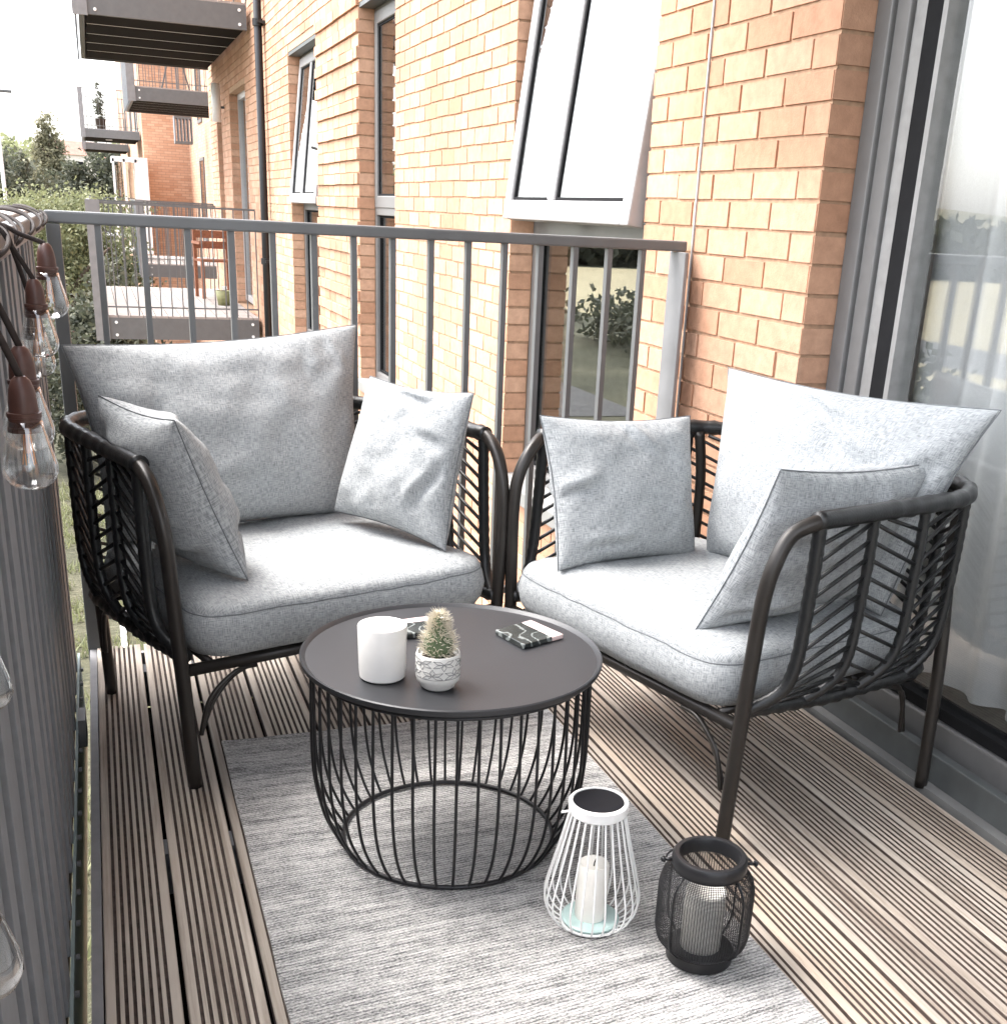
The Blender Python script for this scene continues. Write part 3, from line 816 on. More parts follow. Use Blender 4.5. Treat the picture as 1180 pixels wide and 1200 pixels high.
# end board along the wall: narrow strip
mb = MB(); mb.box(-.1005, -.0825, -.8, 3.28, -.2, -.004)
for y in (.1, 1.1, 2.1, 3.1): mb.box(-.08, 1.69, y, y + .06, -.12, -.026)
mb.box(-.08, 1.69, 3.262, 3.28, -.2, -.03)
struct(mb.build('deck_beam', M_beam))
struct(MB().box(-.081, 1.69, -.8, 3.255, -.23, -.201).build('deck_underside', M_dark))
# end railing
t = thing('railing', 'grey metal end railing with square vertical bars behind the two chairs', 'railing', (0, 3.27, 0))
f = MB(); f.box(-.107, 1.672, -.022, .022, 1.128, 1.158); f.build('top_rail', M_steel, t, bevel=.005)
f = MB(); f.box(-.07, 1.64, -.012, .012, .08, .10); f.build('bottom_rail', M_steel, t)
for k in range(15):
    x = .015 + k * .1085
    MB().box(x - .0075, x + .0075, -.0125, .0125, .10, 1.128).build('baluster', M_steel, t)
f = MB(); f.box(1.640, 1.652, -.075, .03, -.15, 1.127); f.build('wall_post', M_steel_l, t, bevel=.002)
f = MB(); f.box(1.655, 1.672, -.022, .022, -.15, 1.127); f.build('end_post', M_steel, t, bevel=.002)
f = MB(); f.box(-.105, -.072, -.022, .012, -.25, 1.127); f.build('corner_post', M_steel, t, bevel=.002)
# side balustrade with vertical slats
t = thing('slat_balustrade', 'grey slatted side balustrade running along the left of the deck', 'balustrade', (-.14, 0, 0))
y = -.6; k = 0
while y < 3.22:
    wd = (.048, .048, .048, .048, .100)[k % 5]
    MB().box(-.012 - .006 * (k % 2), .006 - .006 * (k % 2), y, y + wd, -.014, 1.118).build('slat', M_slat, t, bevel=.001)
    y += wd + .008; k += 1
f = MB(); f.box(.006, .034, -.6, 3.24, 1.116, 1.152); f.build('inner_rail', M_steel, t, bevel=.004)
f = MB(); f.box(-.085, .0055, -.6, 3.24, 1.119, 1.158); f.build('top_rail', M_cap, t, bevel=.004)
MB().box(-.028, -.020, -.6, 3.22, -.24, 1.11).build('gap_shade_panel', M_gasket, t)  # added dark sheet: puts shade into the slat gaps and blocks sun
f = MB(); f.box(.0065, .0125, -.6, 3.24, -.24, -.008); f.build('bottom_rail', M_galv, t)
f = MB()
for k in range(24): yy = .75 + k * .105; f.tube([(.0125, yy, -.03), (.02, yy, -.03)], .006, 8)
f.build('bolts', M_steel, t)
MB().box(.013, .03, 2.70, 2.78, -.05, .02).build('bracket', M_steel, t)

# ------------------------------------------------------------------ rug
mb = MB(); nx, ny = 60, 120
def rz(x, y): return .0075 + .0018 * noise.noise(V((x * 5, y * 5, 0)))
x0, x1, y0, y1 = .19, 1.012, .2, 2.533
for j in range(ny + 1):
    for i in range(nx + 1):
        u = i / nx; v_ = j / ny
        x = x0 + (x1 - x0) * u; y = y0 + (y1 - y0) * v_
        x += .003 * noise.noise(V((y * 6, 1, 0))) * (1 if i in (0, nx) else 0)
        y += .004 * noise.noise(V((x * 9, 2, 0))) * (1 if j in (0, ny) else 0)
        mb.v.append((x, y, rz(x, y)))
for j in range(ny):
    for i in range(nx):
        a = j * (nx + 1) + i; mb.face((a, a + 1, a + nx + 2, a + nx + 1))
loop = [i for i in range(nx + 1)] + [j * (nx + 1) + nx for j in range(1, ny + 1)] + [ny * (nx + 1) + i for i in range(nx - 1, -1, -1)] + [j * (nx + 1) for j in range(ny - 1, 0, -1)]
b0 = len(mb.v)
for i in loop: p = mb.v[i]; mb.v.append((p[0], p[1], .001))
for k in range(len(loop)):
    k2 = (k + 1) % len(loop); mb.face((loop[k], b0 + k, b0 + k2, loop[k2]))
tag(mb.build('rug', M_rug, smooth='auto'), 'grey and white heathered woven rug lying under the round table', 'rug')

# ------------------------------------------------------------------ armchairs
def rounded_path(hw, d, r, z, n=8, y0=0.0):
    """U path from (-hw,y0) back to corner, across, to (hw,y0)"""
    P = [(-hw, y0 + (d - r - y0) * i / 10, z) for i in range(10)]
    for i in range(n + 1):
        a = math.pi - (math.pi / 2) * i / n; P.append((-hw + r + r * math.cos(a), d - r + r * math.sin(a), z))
    for i in range(1, 12): P.append((-hw + r + (2 * hw - 2 * r) * i / 12, d, z))
    for i in range(n + 1):
        a = math.pi / 2 - (math.pi / 2) * i / n; P.append((hw - r + r * math.cos(a), d - r + r * math.sin(a), z))
    for i in range(9, -1, -1): P.append((hw, y0 + (d - r - y0) * i / 10, z))
    return [V(p) for p in P]
def arclen(P):
    L_ = [0]
    for a, b in zip(P, P[1:]): L_.append(L_[-1] + (b - a).length)
    return L_
def at(P, L_, s):
    s = max(0, min(s, L_[-1]))
    for i in range(len(P) - 1):
        if s <= L_[i + 1] + 1e-9:
            t_ = (s - L_[i]) / max(1e-9, L_[i + 1] - L_[i]); return P[i].lerp(P[i + 1], t_)
    return P[-1]
def cushion(hw, y0, y1, z0, z1, cr, nm, parent, seed):
    mb = MB(); n = 10
    def outline(ins):
        P = []; a_ = hw - ins; r = max(.02, cr - ins * .6)
        for cx, cy, st in ((a_ - r, y1 - ins - r, 0), (-a_ + r, y1 - ins - r, 90), (-a_ + r, y0 + ins + r, 180), (a_ - r, y0 + ins + r, 270)):
            for i in range(n + 1):
                a = R(st + 90 * i / n); P.append((cx + r * math.cos(a), cy + r * math.sin(a)))
        out = []
        m = len(P)
        for i in range(m):
            p, q = P[i], P[(i + 1) % m]; out.append(p); dd = math.hypot(p[0] - q[0], p[1] - q[1])
            if dd > .1:
                for k in range(1, 14): out.append((p[0] + (q[0] - p[0]) * k / 14, p[1] + (q[1] - p[1]) * k / 14))
        return out
    rings = [(.06, z0), (.012, z0 + .006), (.0, z0 + .03), (-.006, (z0 + z1) / 2), (.0, z1 - .034), (.004, z1 - .026), (.0035, z1 - .021), (.012, z1 - .008), (.028, z1), (.06, z1 + .010), (.11, z1 + .016), (.17, z1 + .018), (.24, z1 + .018)]
    base = outline(0); m = len(base)
    cx, cy = 0, (y0 + y1) / 2
    rr = []
    for ins, z in rings:
        o_ = outline(ins) if ins <= .06 else None
        if o_ is None or len(o_) != m:
            o6 = outline(.06); k = 1 - (ins - .06) / .42
            o_ = [(cx + (p[0] - cx) * k, cy + (p[1] - cy) * k) for p in o6]
        ring = []
        for p in o_:
            nz = noise.noise(V((p[0] * 7 + seed, p[1] * 7, z * 5))) ; n2 = noise.noise(V((p[0] * 22 + seed, p[1] * 22, z * 9)))
            top = 1 if z > z1 - .03 else .35
            cre = -.004 * max(0, math.sin((p[0] * 1.6 + p[1]) * 16 + seed + 2.5 * nz)) ** 6 if z >= z1 else 0
            ring.append(V((p[0] + .003 * nz, p[1] + .003 * n2, z + top * (.006 * nz + .0018 * n2) + cre)))
        rr.append(ring)
    for ring in rr: mb.v += [tuple(p) for p in ring]
    def uvof(i, j): p = rr[i][j % m]; return (p.x, p.y + p.z)
    per = [0]
    for a, b in zip(base, base[1:] + base[:1]): per.append(per[-1] + math.hypot(a[0] - b[0], a[1] - b[1]))
    for i in range(len(rr) - 1):
        for j in range(m):
            j2 = (j + 1) % m
            if rings[i + 1][1] <= z1 - .02: uv = ((per[j], rings[i][1]), (per[j + 1], rings[i][1]), (per[j + 1], rings[i + 1][1]), (per[j], rings[i + 1][1]))
            else: uv = ((rr[i][j].x, rr[i][j].y), (rr[i][j2].x, rr[i][j2].y), (rr[i + 1][j2].x, rr[i + 1][j2].y), (rr[i + 1][j].x, rr[i + 1][j].y))
            mb.face((i * m + j, i * m + j2, (i + 1) * m + j2, (i + 1) * m + j), uv)
    c = sum(rr[-1], V((0, 0, 0))) / m; ci = len(mb.v); mb.v.append(tuple(c))
    k = (len(rr) - 1) * m
    for j in range(m): j2 = (j + 1) % m; mb.face((k + j, k + j2, ci), ((rr[-1][j].x, rr[-1][j].y), (rr[-1][j2].x, rr[-1][j2].y), (c.x, c.y)))
    mb.face(tuple(range(m))[::-1], tuple((rr[0][j].x, rr[0][j].y) for j in range(m))[::-1])
    o = mb.build(nm, M_fab, parent, True)
    sm = MB(); sm.tube([p + V((0, 0, 0)) for p in rr[5]], .0015, 6, True); sm.build('piping', M_seam, o, True)
    return o

def armchair(label, loc, rz, bf, HT):
    t = thing('armchair', label, 'armchair', loc, rz, 'rattan balcony armchairs')
    HF, D, ZT, ZB = .40, .69, .695, .285
    top = rounded_path(HT, D, .18, ZT, 8, .095)
    Lt = arclen(top)
    # continuous front leg + bend tubes
    for s in (-1, 1):
        pts = [(s * HF, 0, 0), (s * (HF + .008), .0, .2), (s * (HF + .018), .002, .40), (s * (HF + .024), .006, .54), (s * (HF + .028), .022, .615), (s * (HF + .031), .055, .668), (s * HT, .10, ZT - .002), (s * HT, .125, ZT)]
        sm = cat_smooth(pts, 6); MB().tube(sm, .0155, 14).build('leg', M_chair, t, True)
        o_ = MB().tube(cat_smooth([(s * (HF - bf[0 if s < 0 else 1]), .60, 0), (s * (HF - bf[0 if s < 0 else 1] * .7), .605, .3), (s * (HF + .005), .61, .55), (s * (HT - .035), .60, ZT - .01)], 6), .0145, 12).build('leg', M_chair, t, True)
    # wrapped arm and back rail with binding rings
    rp = [at(top, Lt, Lt[-1] * i / 140) for i in range(141)]
    rad = []
    for i in range(141):
        s_ = Lt[-1] * i / 140; ph = (s_ % .055) / .055
        rad.append(.0185 + (.0022 if ph < .22 else 0) + .0004 * math.sin(i * 2.1))
    MB().tube(rp, rad, 14).build('arm_rail', M_rat, t, True)
    # lower basket rim
    bot = rounded_path(HF + .006, .648, .13, ZB + .022, 8, .0)
    Lb = arclen(bot)
    bp = []
    for i in range(141):
        p = at(bot, Lb, Lb[-1] * i / 140).copy(); e = min(i, 140 - i) / 140
        p.z += -.022 * min(1, e * 8) * (1 - .0) ; bp.append(p)
    MB().tube(bp, [.015 + .003 * (i % 3 == 0) for i in range(141)], 10).build('basket_rim', M_rat, t, True)
    # stakes
    NS = 13
    paths = []
    for k in range(NS):
        f_ = k / (NS - 1); st = .012 + f_ * (Lt[-1] - .024)
        a = at(top, Lt, st); sb = Lb[-1] * (f_ * .985 + .0075); b = at(bot, Lb, sb).copy(); b.z = bp[min(140, int(140 * sb / Lb[-1]))].z
        c_ = V((0, .3, 0)); 
        m1 = a.lerp(b, .35); m1.z = ZT - .15
        m2 = a.lerp(b, .38) ; m2.z = ZT - .28
        out = (V((a.x, a.y, 0)) - V((b.x, b.y, 0)))
        m1.x = a.x + out.x * .05; m1.y = a.y - out.y * .06; m2.x = a.x - out.x * .05; m2.y = a.y - out.y * .28; m2.z = ZB + .085
        paths.append(cat_smooth([a, m1, m2, b], 14))
    mb = MB()
    for k, p in enumerate(paths):
        r_ = .0135 if k in (0, NS - 1) else .0108
        mb.tube(p, [r_ + .0014 * (i % 2) for i in range(len(p))], 10)
        # binding knots where stake meets the rail
    mb.build('stakes', M_rat, t, True)
    mb = MB()
    for k in range(NS - 1):
        A, B = paths[k], paths[k + 1]; LA, LB = arclen(A), arclen(B)
        sgn = 1 if k % 2 == 0 else -1
        if k >= NS // 2: sgn = -1 if (NS - 2 - k) % 2 == 0 else 1
        nst = 12
        for q in range(-2, nst + 2):
            fa = (q + .5) / nst; fb = fa + (-.16 if sgn > 0 else .16)
            fa2, fb2 = fa, fb
            if fa < -.02 and fb < -.02 or fa > 1.0 and fb > 1.0: continue
            fa2 = min(.99, max(.01, fa)); fb2 = min(.99, max(.01, fb))
            p0 = at(A, LA, LA[-1] * fa2); p1 = at(B, LB, LB[-1] * fb2)
            if fa != fa2 or fb != fb2:
                # clip by cutting proportionally
                fr_ = (abs(fa2 - fb2)) / .16
                if fr_ < .25: continue
                if fa != fa2: p0 = p1.lerp(at(A, LA, LA[-1] * fa2), min(1, fr_))
                else: p1 = p0.lerp(at(B, LB, LB[-1] * fb2), min(1, fr_))
            mid = p0.lerp(p1, .5)
            mb.tube([p0, mid, p1], .0046, 6)
    mb.build('herringbone_weave', M_rat, t, True)
    # seat frame
    mb = MB(); mb.tube([(-HF, .0, ZB - .012), (HF, 0, ZB - .012)], .0135, 12); mb.build('front_stretcher', M_chair, t, True)
    mb = MB(); mb.tube([(-HF + .02, .59, ZB - .012), (HF - .02, .59, ZB - .012)], .011, 10)
    for s in (-1, 1): mb.tube([(s * (HF - .05), .0, ZB - .002), (s * (HF - .05), .59, ZB - .002)], .009, 10)
    for k in range(5): mb.tube([(-HF + .03, .1 + k * .1, ZB), (HF - .03, .1 + k * .1, ZB)], .006, 8)
    mb.build('seat_frame', M_chair, t, True)
    for s in (-1, 1):
        for off in (0, .012):
            q = cat_smooth([(s * (HF - .155 - off * .3), -.004 + off, ZB - .028), (s * (HF - .105), -.004 + off, ZB - .034 - off), (s * (HF - .045 - off), -.003 + off, ZB - .085 - off), (s * (HF - .02 - off * .5), -.002 + off, ZB - .165)], 6)
            MB().tube(q, .0055, 8).build('brace', M_chair, t, True)
            q = cat_smooth([(s * (HF - .01), .60 - .15, ZB - .02), (s * (HF - .01), .60 - .07 + off, ZB - .04 - off), (s * (HF - .015), .60 - .02 - off, ZB - .16)], 6)
            MB().tube(q, .0055, 8).build('brace', M_chair, t, True)
    return t

def pillow(name, frame, c4, T, label, seed, crease=(), n=34, pinch=.07, sag=.25, group=None, face=1):
    """c4: local corner points bottom-a, bottom-b, top-b, top-a ; frame = armchair matrix"""
    BL, BR, TR, TL = [V(p) for p in c4]
    cen = (BL + BR + TR + TL) / 4
    base = frame @ cen
    pts = {}
    nrm = ((BR - BL) + (TR - TL)).cross((TL - BL) + (TR - BR)).normalized() * face
    Lu = ((BR - BL).length + (TR - TL).length) / 2; Lv = ((TL - BL).length + (TR - BR).length) / 2
    def P(u, v):
        u2 = u * (1 - pinch * (1 - v * v) ** 1.2 * (1.0 if abs(u) > 0 else 0) * u * u); v2 = v * (1 - pinch * 1.1 * (1 - u * u) ** 1.2 * v * v)
        a, b = (u2 + 1) / 2, (v2 + 1) / 2
        return (BL * (1 - a) + BR * a) * (1 - b) + (TL * (1 - a) + TR * a) * b
    def H(u, v, side):
        k = max(0, (1 - u * u)) ** .44 * max(0, (1 - v * v)) ** .44
        h = T / 2 * k * (1 - sag * v * .8)
        q = V((u * Lu * 6 + seed * 3.1, v * Lv * 6, side * 2))
        edge = max(abs(u), abs(v)); env = max(0, 1 - edge ** 6)
        h += .011 * noise.noise(q) * env + .005 * noise.noise(q * 2.6) * env
        # soft radial puckers near the seams
        ang = math.atan2(v, u)
        h += .0055 * math.sin(ang * 9 + seed * 2 + 3 * noise.noise(V((ang, seed, 0)))) * (edge ** 4) * (1 - edge) * 4
        # wandering gathered folds
        for (cu, cv, dirx, diry, ln, wd, am) in crease:
            du, dv = (u - cu), (v - cv); al = du * dirx + dv * diry; pe = -du * diry + dv * dirx + .06 * math.sin(al * 6)
            if -ln < al < ln: h -= 1.6 * am * math.exp(-(pe / wd) ** 2) * (1 - (al / ln) ** 2)
            if -ln < al < ln: h += am * 1.1 * math.exp(-((pe - wd * 2) / (wd * 1.3)) ** 2) * (1 - (al / ln) ** 2)
        return max(h, .0015)
    mb = MB(); gi = {}
    def add(p): mb.v.append(tuple(p - cen)); return len(mb.v) - 1
    def sp(i): 
        t_ = -1 + 2 * i / n; return math.copysign(1 - (1 - abs(t_)) ** 1.35, t_)
    for side in (1, -1):
        for j in range(n + 1):
            for i in range(n + 1):
                u, v = sp(i), sp(j)
                if side == -1 and (i in (0, n) or j in (0, n)): gi[side, i, j] = gi[1, i, j]; continue
                h = 0 if (i in (0, n) or j in (0, n)) else H(u, v, side)
                gi[side, i, j] = add(P(u, v) + nrm * h * side)
        for j in range(n):
            for i in range(n):
                q = (gi[side, i, j], gi[side, i + 1, j], gi[side, i + 1, j + 1], gi[side, i, j + 1])
                uv = tuple((sp(a) * Lu / 2 + seed, sp(b) * Lv / 2 + seed * 1.7 + (5 if side < 0 else 0)) for a, b in ((i, j), (i + 1, j), (i + 1, j + 1), (i, j + 1)))
                if side < 0: q = q[::-1]; uv = uv[::-1]
                mb.face(q, uv)
    o = mb.build(name, M_fab, None, True)
    ss = o.modifiers.new('sub', 'SUBSURF'); ss.levels = 1; ss.render_levels = 1
    M_ = frame.copy(); M_.translation = base; o.matrix_world = M_
    bd = [P(sp(i), -1) for i in range(n)] + [P(1, sp(j)) for j in range(n)] + [P(sp(i), 1) for i in range(n, 0, -1)] + [P(-1, sp(j)) for j in range(n, 0, -1)]
    sm = MB(); sm.tube([p - cen for p in bd], .0012, 6, True); sm.build('seam', M_seam, o, True)
    return tag(o, label, 'cushion', group)

# left chair: local x = w-.40, origin between the front feet
def chair_frame(ff, th, side):
    c, s = math.cos(R(th)), math.sin(R(th))
    wv, bv = ((c, s), (-s, c)) if side == 'L' else ((-s, c), (c, s))
    o = V((ff[0] + wv[0] * .40, ff[1] + wv[1] * .40, 0))
    if side == 'L': xa = V((*wv, 0)); ang = math.atan2(wv[1], wv[0]); flip = 1
    else: xa = V((-wv[0], -wv[1], 0)); ang = math.atan2(-wv[1], -wv[0]); flip = -1
    return o, ang, flip
oL, aL, fL = chair_frame((.114, 2.33), 18.5, 'L')
oR, aR, fR = chair_frame((1.126, 1.79), 15, 'R')
armchair('black rattan armchair on the left, its back to the end railing', oL, aL, (.03, .03), .433)
armchair('black rattan armchair on the right, side-on with its back to the glass door', oR, aR, (.0, -.045), .452)
FL = Matrix.Translation(oL) @ Matrix.Rotation(aL, 4, 'Z'); FR = Matrix.Translation(oR) @ Matrix.Rotation(aR, 4, 'Z')
def cL(w_, b, z): return (w_ - .40, b, z)
def cR(w_, b, z): return (-(w_ - .40), b, z)
def seat_cushion(frame, label, seed):
    o = cushion(.378, -.035, .60, .290, .415, .085, 'seat_cushion', None, seed)
    o.matrix_world = frame; return tag(o, label, 'seat cushion', 'seat cushions')
seat_cushion(FL, 'thick grey seat pad of the left armchair', 1.3)
seat_cushion(FR, 'thick grey seat pad of the right armchair', 5.7)
pillow('cushion', FL, [cL(.02, .50, .415), cL(.72, .50, .418), cL(.775, .62, .908), cL(-.005, .62, .872)], .21, 'large grey back cushion of the left armchair', 1,
       crease=((.50, .70, .45, -.9, .28, .03, .006), (.72, .72, .5, -.85, .22, .03, .006), (-.7, .1, .3, .95, .4, .07, .008), (-.3, -.5, 1, .2, .5, .07, .006)), group='cushions on the armchairs')
pillow('cushion', FL, [cL(.125, .45, .452), cL(.165, .045, .435), cL(.035, .07, .785), cL(-.015, .36, .795)], .18, 'small grey cushion leaning on the left arm of the left armchair', 2,
       crease=((-.1, .6, .9, .3, .4, .06, .014), (.5, -.6, .9, .3, .4, .06, .012), (.2, 0, 1, .1, .5, .05, .008)), group='cushions on the armchairs', sag=.1)
pillow('cushion', FL, [cL(.575, .40, .462), cL(.675, .035, .432), cL(.795, .10, .797), cL(.675, .385, .805)], .15, 'small grey cushion on the right arm side of the left armchair, beside the railing', 3,
       crease=((.1, .8, 1, .1, .4, .06, .012), (.7, -.3, .3, .95, .4, .06, .012), (.6, .3, 1, .1, .3, .05, .01)), group='cushions on the armchairs', sag=.2)
pillow('cushion', FR, [cR(.60, .46, .415), cR(.04, .46, .42), cR(-.06, .61, .878), cR(.735, .60, .864)], .21, 'large pale grey back cushion of the right armchair', 4,
       crease=((.1, .55, .8, -.6, .55, .06, .02), (.35, .5, .85, -.5, .4, .05, .012), (.8, .2, .2, .95, .4, .06, .012), (-.7, .6, .5, -.85, .3, .05, .01)), group='cushions on the armchairs')
pillow('cushion', FR, [cR(.165, .02, .418), cR(.14, .47, .44), cR(.045, .56, .752), cR(.045, .085, .775)], .15, 'small grey cushion leaning inside the near arm of the right armchair', 5,
       crease=((-.5, -.7, .9, .3, .4, .06, .014), (.2, .5, .3, -.9, .4, .06, .01), (-.3, .2, 1, .2, .5, .05, .008)), group='cushions on the armchairs', sag=.1)
pillow('cushion', FR, [cR(.62, .0, .425), cR(.60, .42, .41), cR(.705, .455, .752), cR(.752, .02, .768)], .15, 'small grey cushion leaning inside the far arm of the right armchair', 6,
       crease=((.0, .75, .7, -.7, .35, .05, .014), (-.75, .0, .8, .5, .35, .05, .014), (-.4, -.75, .9, .3, .35, .05, .01)), group='cushions on the armchairs', sag=.15)

# ------------------------------------------------------------------ round table
TX, TY = .588, 1.975; TZ = .40
t = thing('side_table', 'round charcoal metal table with a curved wire cage base', 'table', (TX, TY, .009))
mb = MB(); mb.lathe([(0, TZ - .012), (.280, TZ - .012), (.2885, TZ - .010), (.2905, TZ - .006), (.2905, TZ + .001), (.288, TZ + .003), (.284, TZ + .0005), (.280, TZ - .0035), (0, TZ - .0035)], 96)
mb.build('tabletop', M_tab, t, 'auto')
mb = MB(); NW = 44
for k in range(NW):
    a = 2 * math.pi * (k + .3) / NW
    pr = cat_smooth([(.270, 0, TZ - .015), (.272, 0, .26), (.270, 0, .17), (.258, 0, .095), (.236, 0, .04), (.214, 0, .006)], 5)
    mb.tube([(p.x * math.cos(a), p.x * math.sin(a), p.z) for p in pr], .0030, 7)
mb.build('wire_cage', M_wire, t, True)
mb = MB(); mb.tube([(.214 * math.cos(2 * math.pi * k / 72), .214 * math.sin(2 * math.pi * k / 72), .005) for k in range(72)], .0048, 8, True)
mb.build('base_ring', M_wire, t, True)
mb = MB(); mb.tube([(.270 * math.cos(2 * math.pi * k / 72), .270 * math.sin(2 * math.pi * k / 72), TZ - .021) for k in range(72)], .004, 8, True)
mb.build('top_ring', M_wire, t, True)
ZT_ = TZ + .009 - .0035 + .0005
# white tumbler
t = tag(MB().lathe([(0, 0), (.036, 0), (.041, .004), (.0425, .02), (.0445, .099), (.0435, .1015), (.0415, .100), (.0395, .075), (0, .073)], 48).build('candle_holder', M_ceram, None, 'auto'),
        'plain white cylindrical candle holder on the round table', 'candle holder'); t.location = (.430, 1.888, ZT_)
# cactus in a pot
t = thing('potted_cactus', 'small spiny cactus in a white geometric patterned pot on the table', 'potted plant', (.516, 1.822, ZT_))
pp = [(0, 0), (.026, 0), (.031, .004), (.033, .010), (.0385, .016), (.040, .024), (.040, .062), (.0385, .067), (.0365, .067), (.0355, .060), (0, .058)]
po = MB().lathe(pp, 48).build('pot', M_pot, t, 'auto')
mb = MB(); rr_ = .0402
def pline(a0, z0, a1, z1):
    mb.tube([(rr_ * math.cos(a0 + (a1 - a0) * i / 3), rr_ * math.sin(a0 + (a1 - a0) * i / 3), z0 + (z1 - z0) * i / 3) for i in range(4)], .00055, 5)
NA = 12; da = 2 * math.pi / NA
for k in range(NA):
    a = k * da
    for zc in (.034, .056):
        if zc > .05 and False: continue
        r6 = [(math.cos(R(30 + 60 * i)), math.sin(R(30 + 60 * i))) for i in range(6)]
        if k % 2 == (0 if zc < .05 else 1):
            for cx_, cz_ in r6:
                z1 = zc + cz_ * .0125
                if .025 < z1 < .063 and .025 <= zc <= .062:
                    e = (a + cx_ * da * 1.05, z1); mdx = (a + e[0]) / 2; mdz = (zc + z1) / 2
                    ox, oz = -cz_ * .11, cx_ * .0028
                    pline(a, zc, mdx + ox, mdz + oz); pline(mdx + ox, mdz + oz, *e); pline(a, zc, mdx - ox, mdz - oz); pline(mdx - ox, mdz - oz, *e)
    pline(a, .0265, a + da, .0265)
mb.build('pot_pattern', M_line, po)
MB().lathe([(0, .060), (.0355, .0595), (0, .0605)], 24).build('soil', M_soil, t)
cp = [(.010, .056), (.024, .066), (.0275, .080), (.0235, .095), (.017, .105), (.0135, .115), (.0135, .122), (.010, .134), (0, .139)]
MB().lathe(cp, 20).build('cactus_body', M_cact, t, True)
mb = MB(); rg = random.Random(4)
for k in range(1300):
    q = rg.random() ** .9 * (len(cp) - 1.01); i = int(q); f_ = q - i
    r_ = cp[i][0] * (1 - f_) + cp[i + 1][0] * f_; z = cp[i][1] * (1 - f_) + cp[i + 1][1] * f_; a = rg.random() * 6.283
    p = V((r_ * math.cos(a), r_ * math.sin(a), z)); d = (V((math.cos(a), math.sin(a), .35 + rg.uniform(-.5, .9))) + V((rg.gauss(0, .35), rg.gauss(0, .35), 0))).normalized()
    l = rg.uniform(.008, .018 if z < .11 else .018); s_ = d.orthogonal().normalized() * .0008
    i = len(mb.v); mb.v += [tuple(p - s_), tuple(p + s_), tuple(p + d * l), tuple(p + d.cross(s_))]; mb.face((i, i + 1, i + 2)); mb.face((i + 1, i + 3, i + 2))
mb.build('spines', M_spine, t)
# phone-like marbled slabs
def slab(name, c4, lab, h=.010, mb_z=0):
    A, B, C, D_ = [V((*p, 0)) for p in c4]; cen = (A + B + C + D_) / 4
    t = thing(name, lab, 'coaster set', (cen.x, cen.y, ZT_), 0, 'marbled slabs on the table')
    def quad(u0, u1, nm, mat, hh_, ins=0):
        q = MB(); P = []
        for u, v in ((u0, 0), (u1, 0), (u1, 1), (u0, 1)):
            p = (A * (1 - u) + D_ * u) * (1 - v) + (B * (1 - u) + C * u) * v; P.append(p - cen)
        q.v = [(p.x, p.y, .0005) for p in P] + [(p.x, p.y, hh_) for p in P]
        for f in ((0, 3, 2, 1), (4, 5, 6, 7), (0, 1, 5, 4), (1, 2, 6, 5), (2, 3, 7, 6), (3, 0, 4, 7)): q.face(f)
        q.build(nm, mat, t, bevel=.002)
    quad(0, .72, 'dark_marble_half', M_marble, h); quad(.722, 1, 'pink_strip', M_pink, h * .96)
slab('coaster', [(.701, 2.056), (.728, 1.961), (.829, 2.002), (.794, 2.099)], 'square black marbled slab with a pink strip, at the right of the table', .011)
slab('coaster', [(.606, 2.075), (.512, 2.067), (.505, 2.155), (.590, 2.168)], 'black marbled slab half hidden behind the white candle holder and cactus', .011)

# ------------------------------------------------------------------ white wire lantern
t = thing('wire_lantern', 'white wire solar lantern with a round solar panel on top, on the rug', 'lantern', (.748, 1.600, .009)); t.scale = (1.12, 1.12, 1.06)
mb = MB(); NB = 26
for k in range(NB):
    a = 2 * math.pi * k / NB
    pr = cat_smooth([(.043, 0, .215), (.056, 0, .155), (.070, 0, .095), (.0765, 0, .060), (.073, 0, .034), (.062, 0, .014), (.047, 0, .003)], 5)
    mb.tube([(p.x * math.cos(a), p.x * math.sin(a), p.z) for p in pr], .0016, 6)
mb.build('wire_cage', M_white, t, True)
mb = MB().lathe([(.0, .212), (.042, .212), (.0465, .216), (.0475, .232), (.0455, .2345), (.041, .2345), (.041, .231), (0, .231)], 48); mb.build('cap_ring', M_white, t, 'auto')
MB().lathe([(0, .2312), (.0405, .2312), (.0395, .2335), (0, .2338)], 40).build('solar_panel', M_sol, t, 'auto')
mb = MB(); mb.tube([(.047 * math.cos(2 * math.pi * k / 48), .047 * math.sin(2 * math.pi * k / 48), .003) for k in range(48)], .0024, 8, True); mb.build('base_ring', M_white, t, True)
MB().lathe([(0, .004), (.044, .004), (.047, .010), (.044, .0125), (0, .012)], 40).build('base_plate', M_teal, t, 'auto')
MB().tube([(-.046, 0, .222), (-.062, 0, .222)], .002, 6).build('handle_stud', M_white, t)
cd = MB().lathe([(0, .0125), (.025, .0125), (.0255, .02), (.0253, .112), (.023, .116), (.018, .111), (.0, .109)], 32).build('candle', M_wax, t, 'auto')
MB().tube(cat_smooth([(0, 0, .108), (.001, 0, .116), (.004, .001, .122)], 4), .0011, 6).build('wick', M_wire, cd)

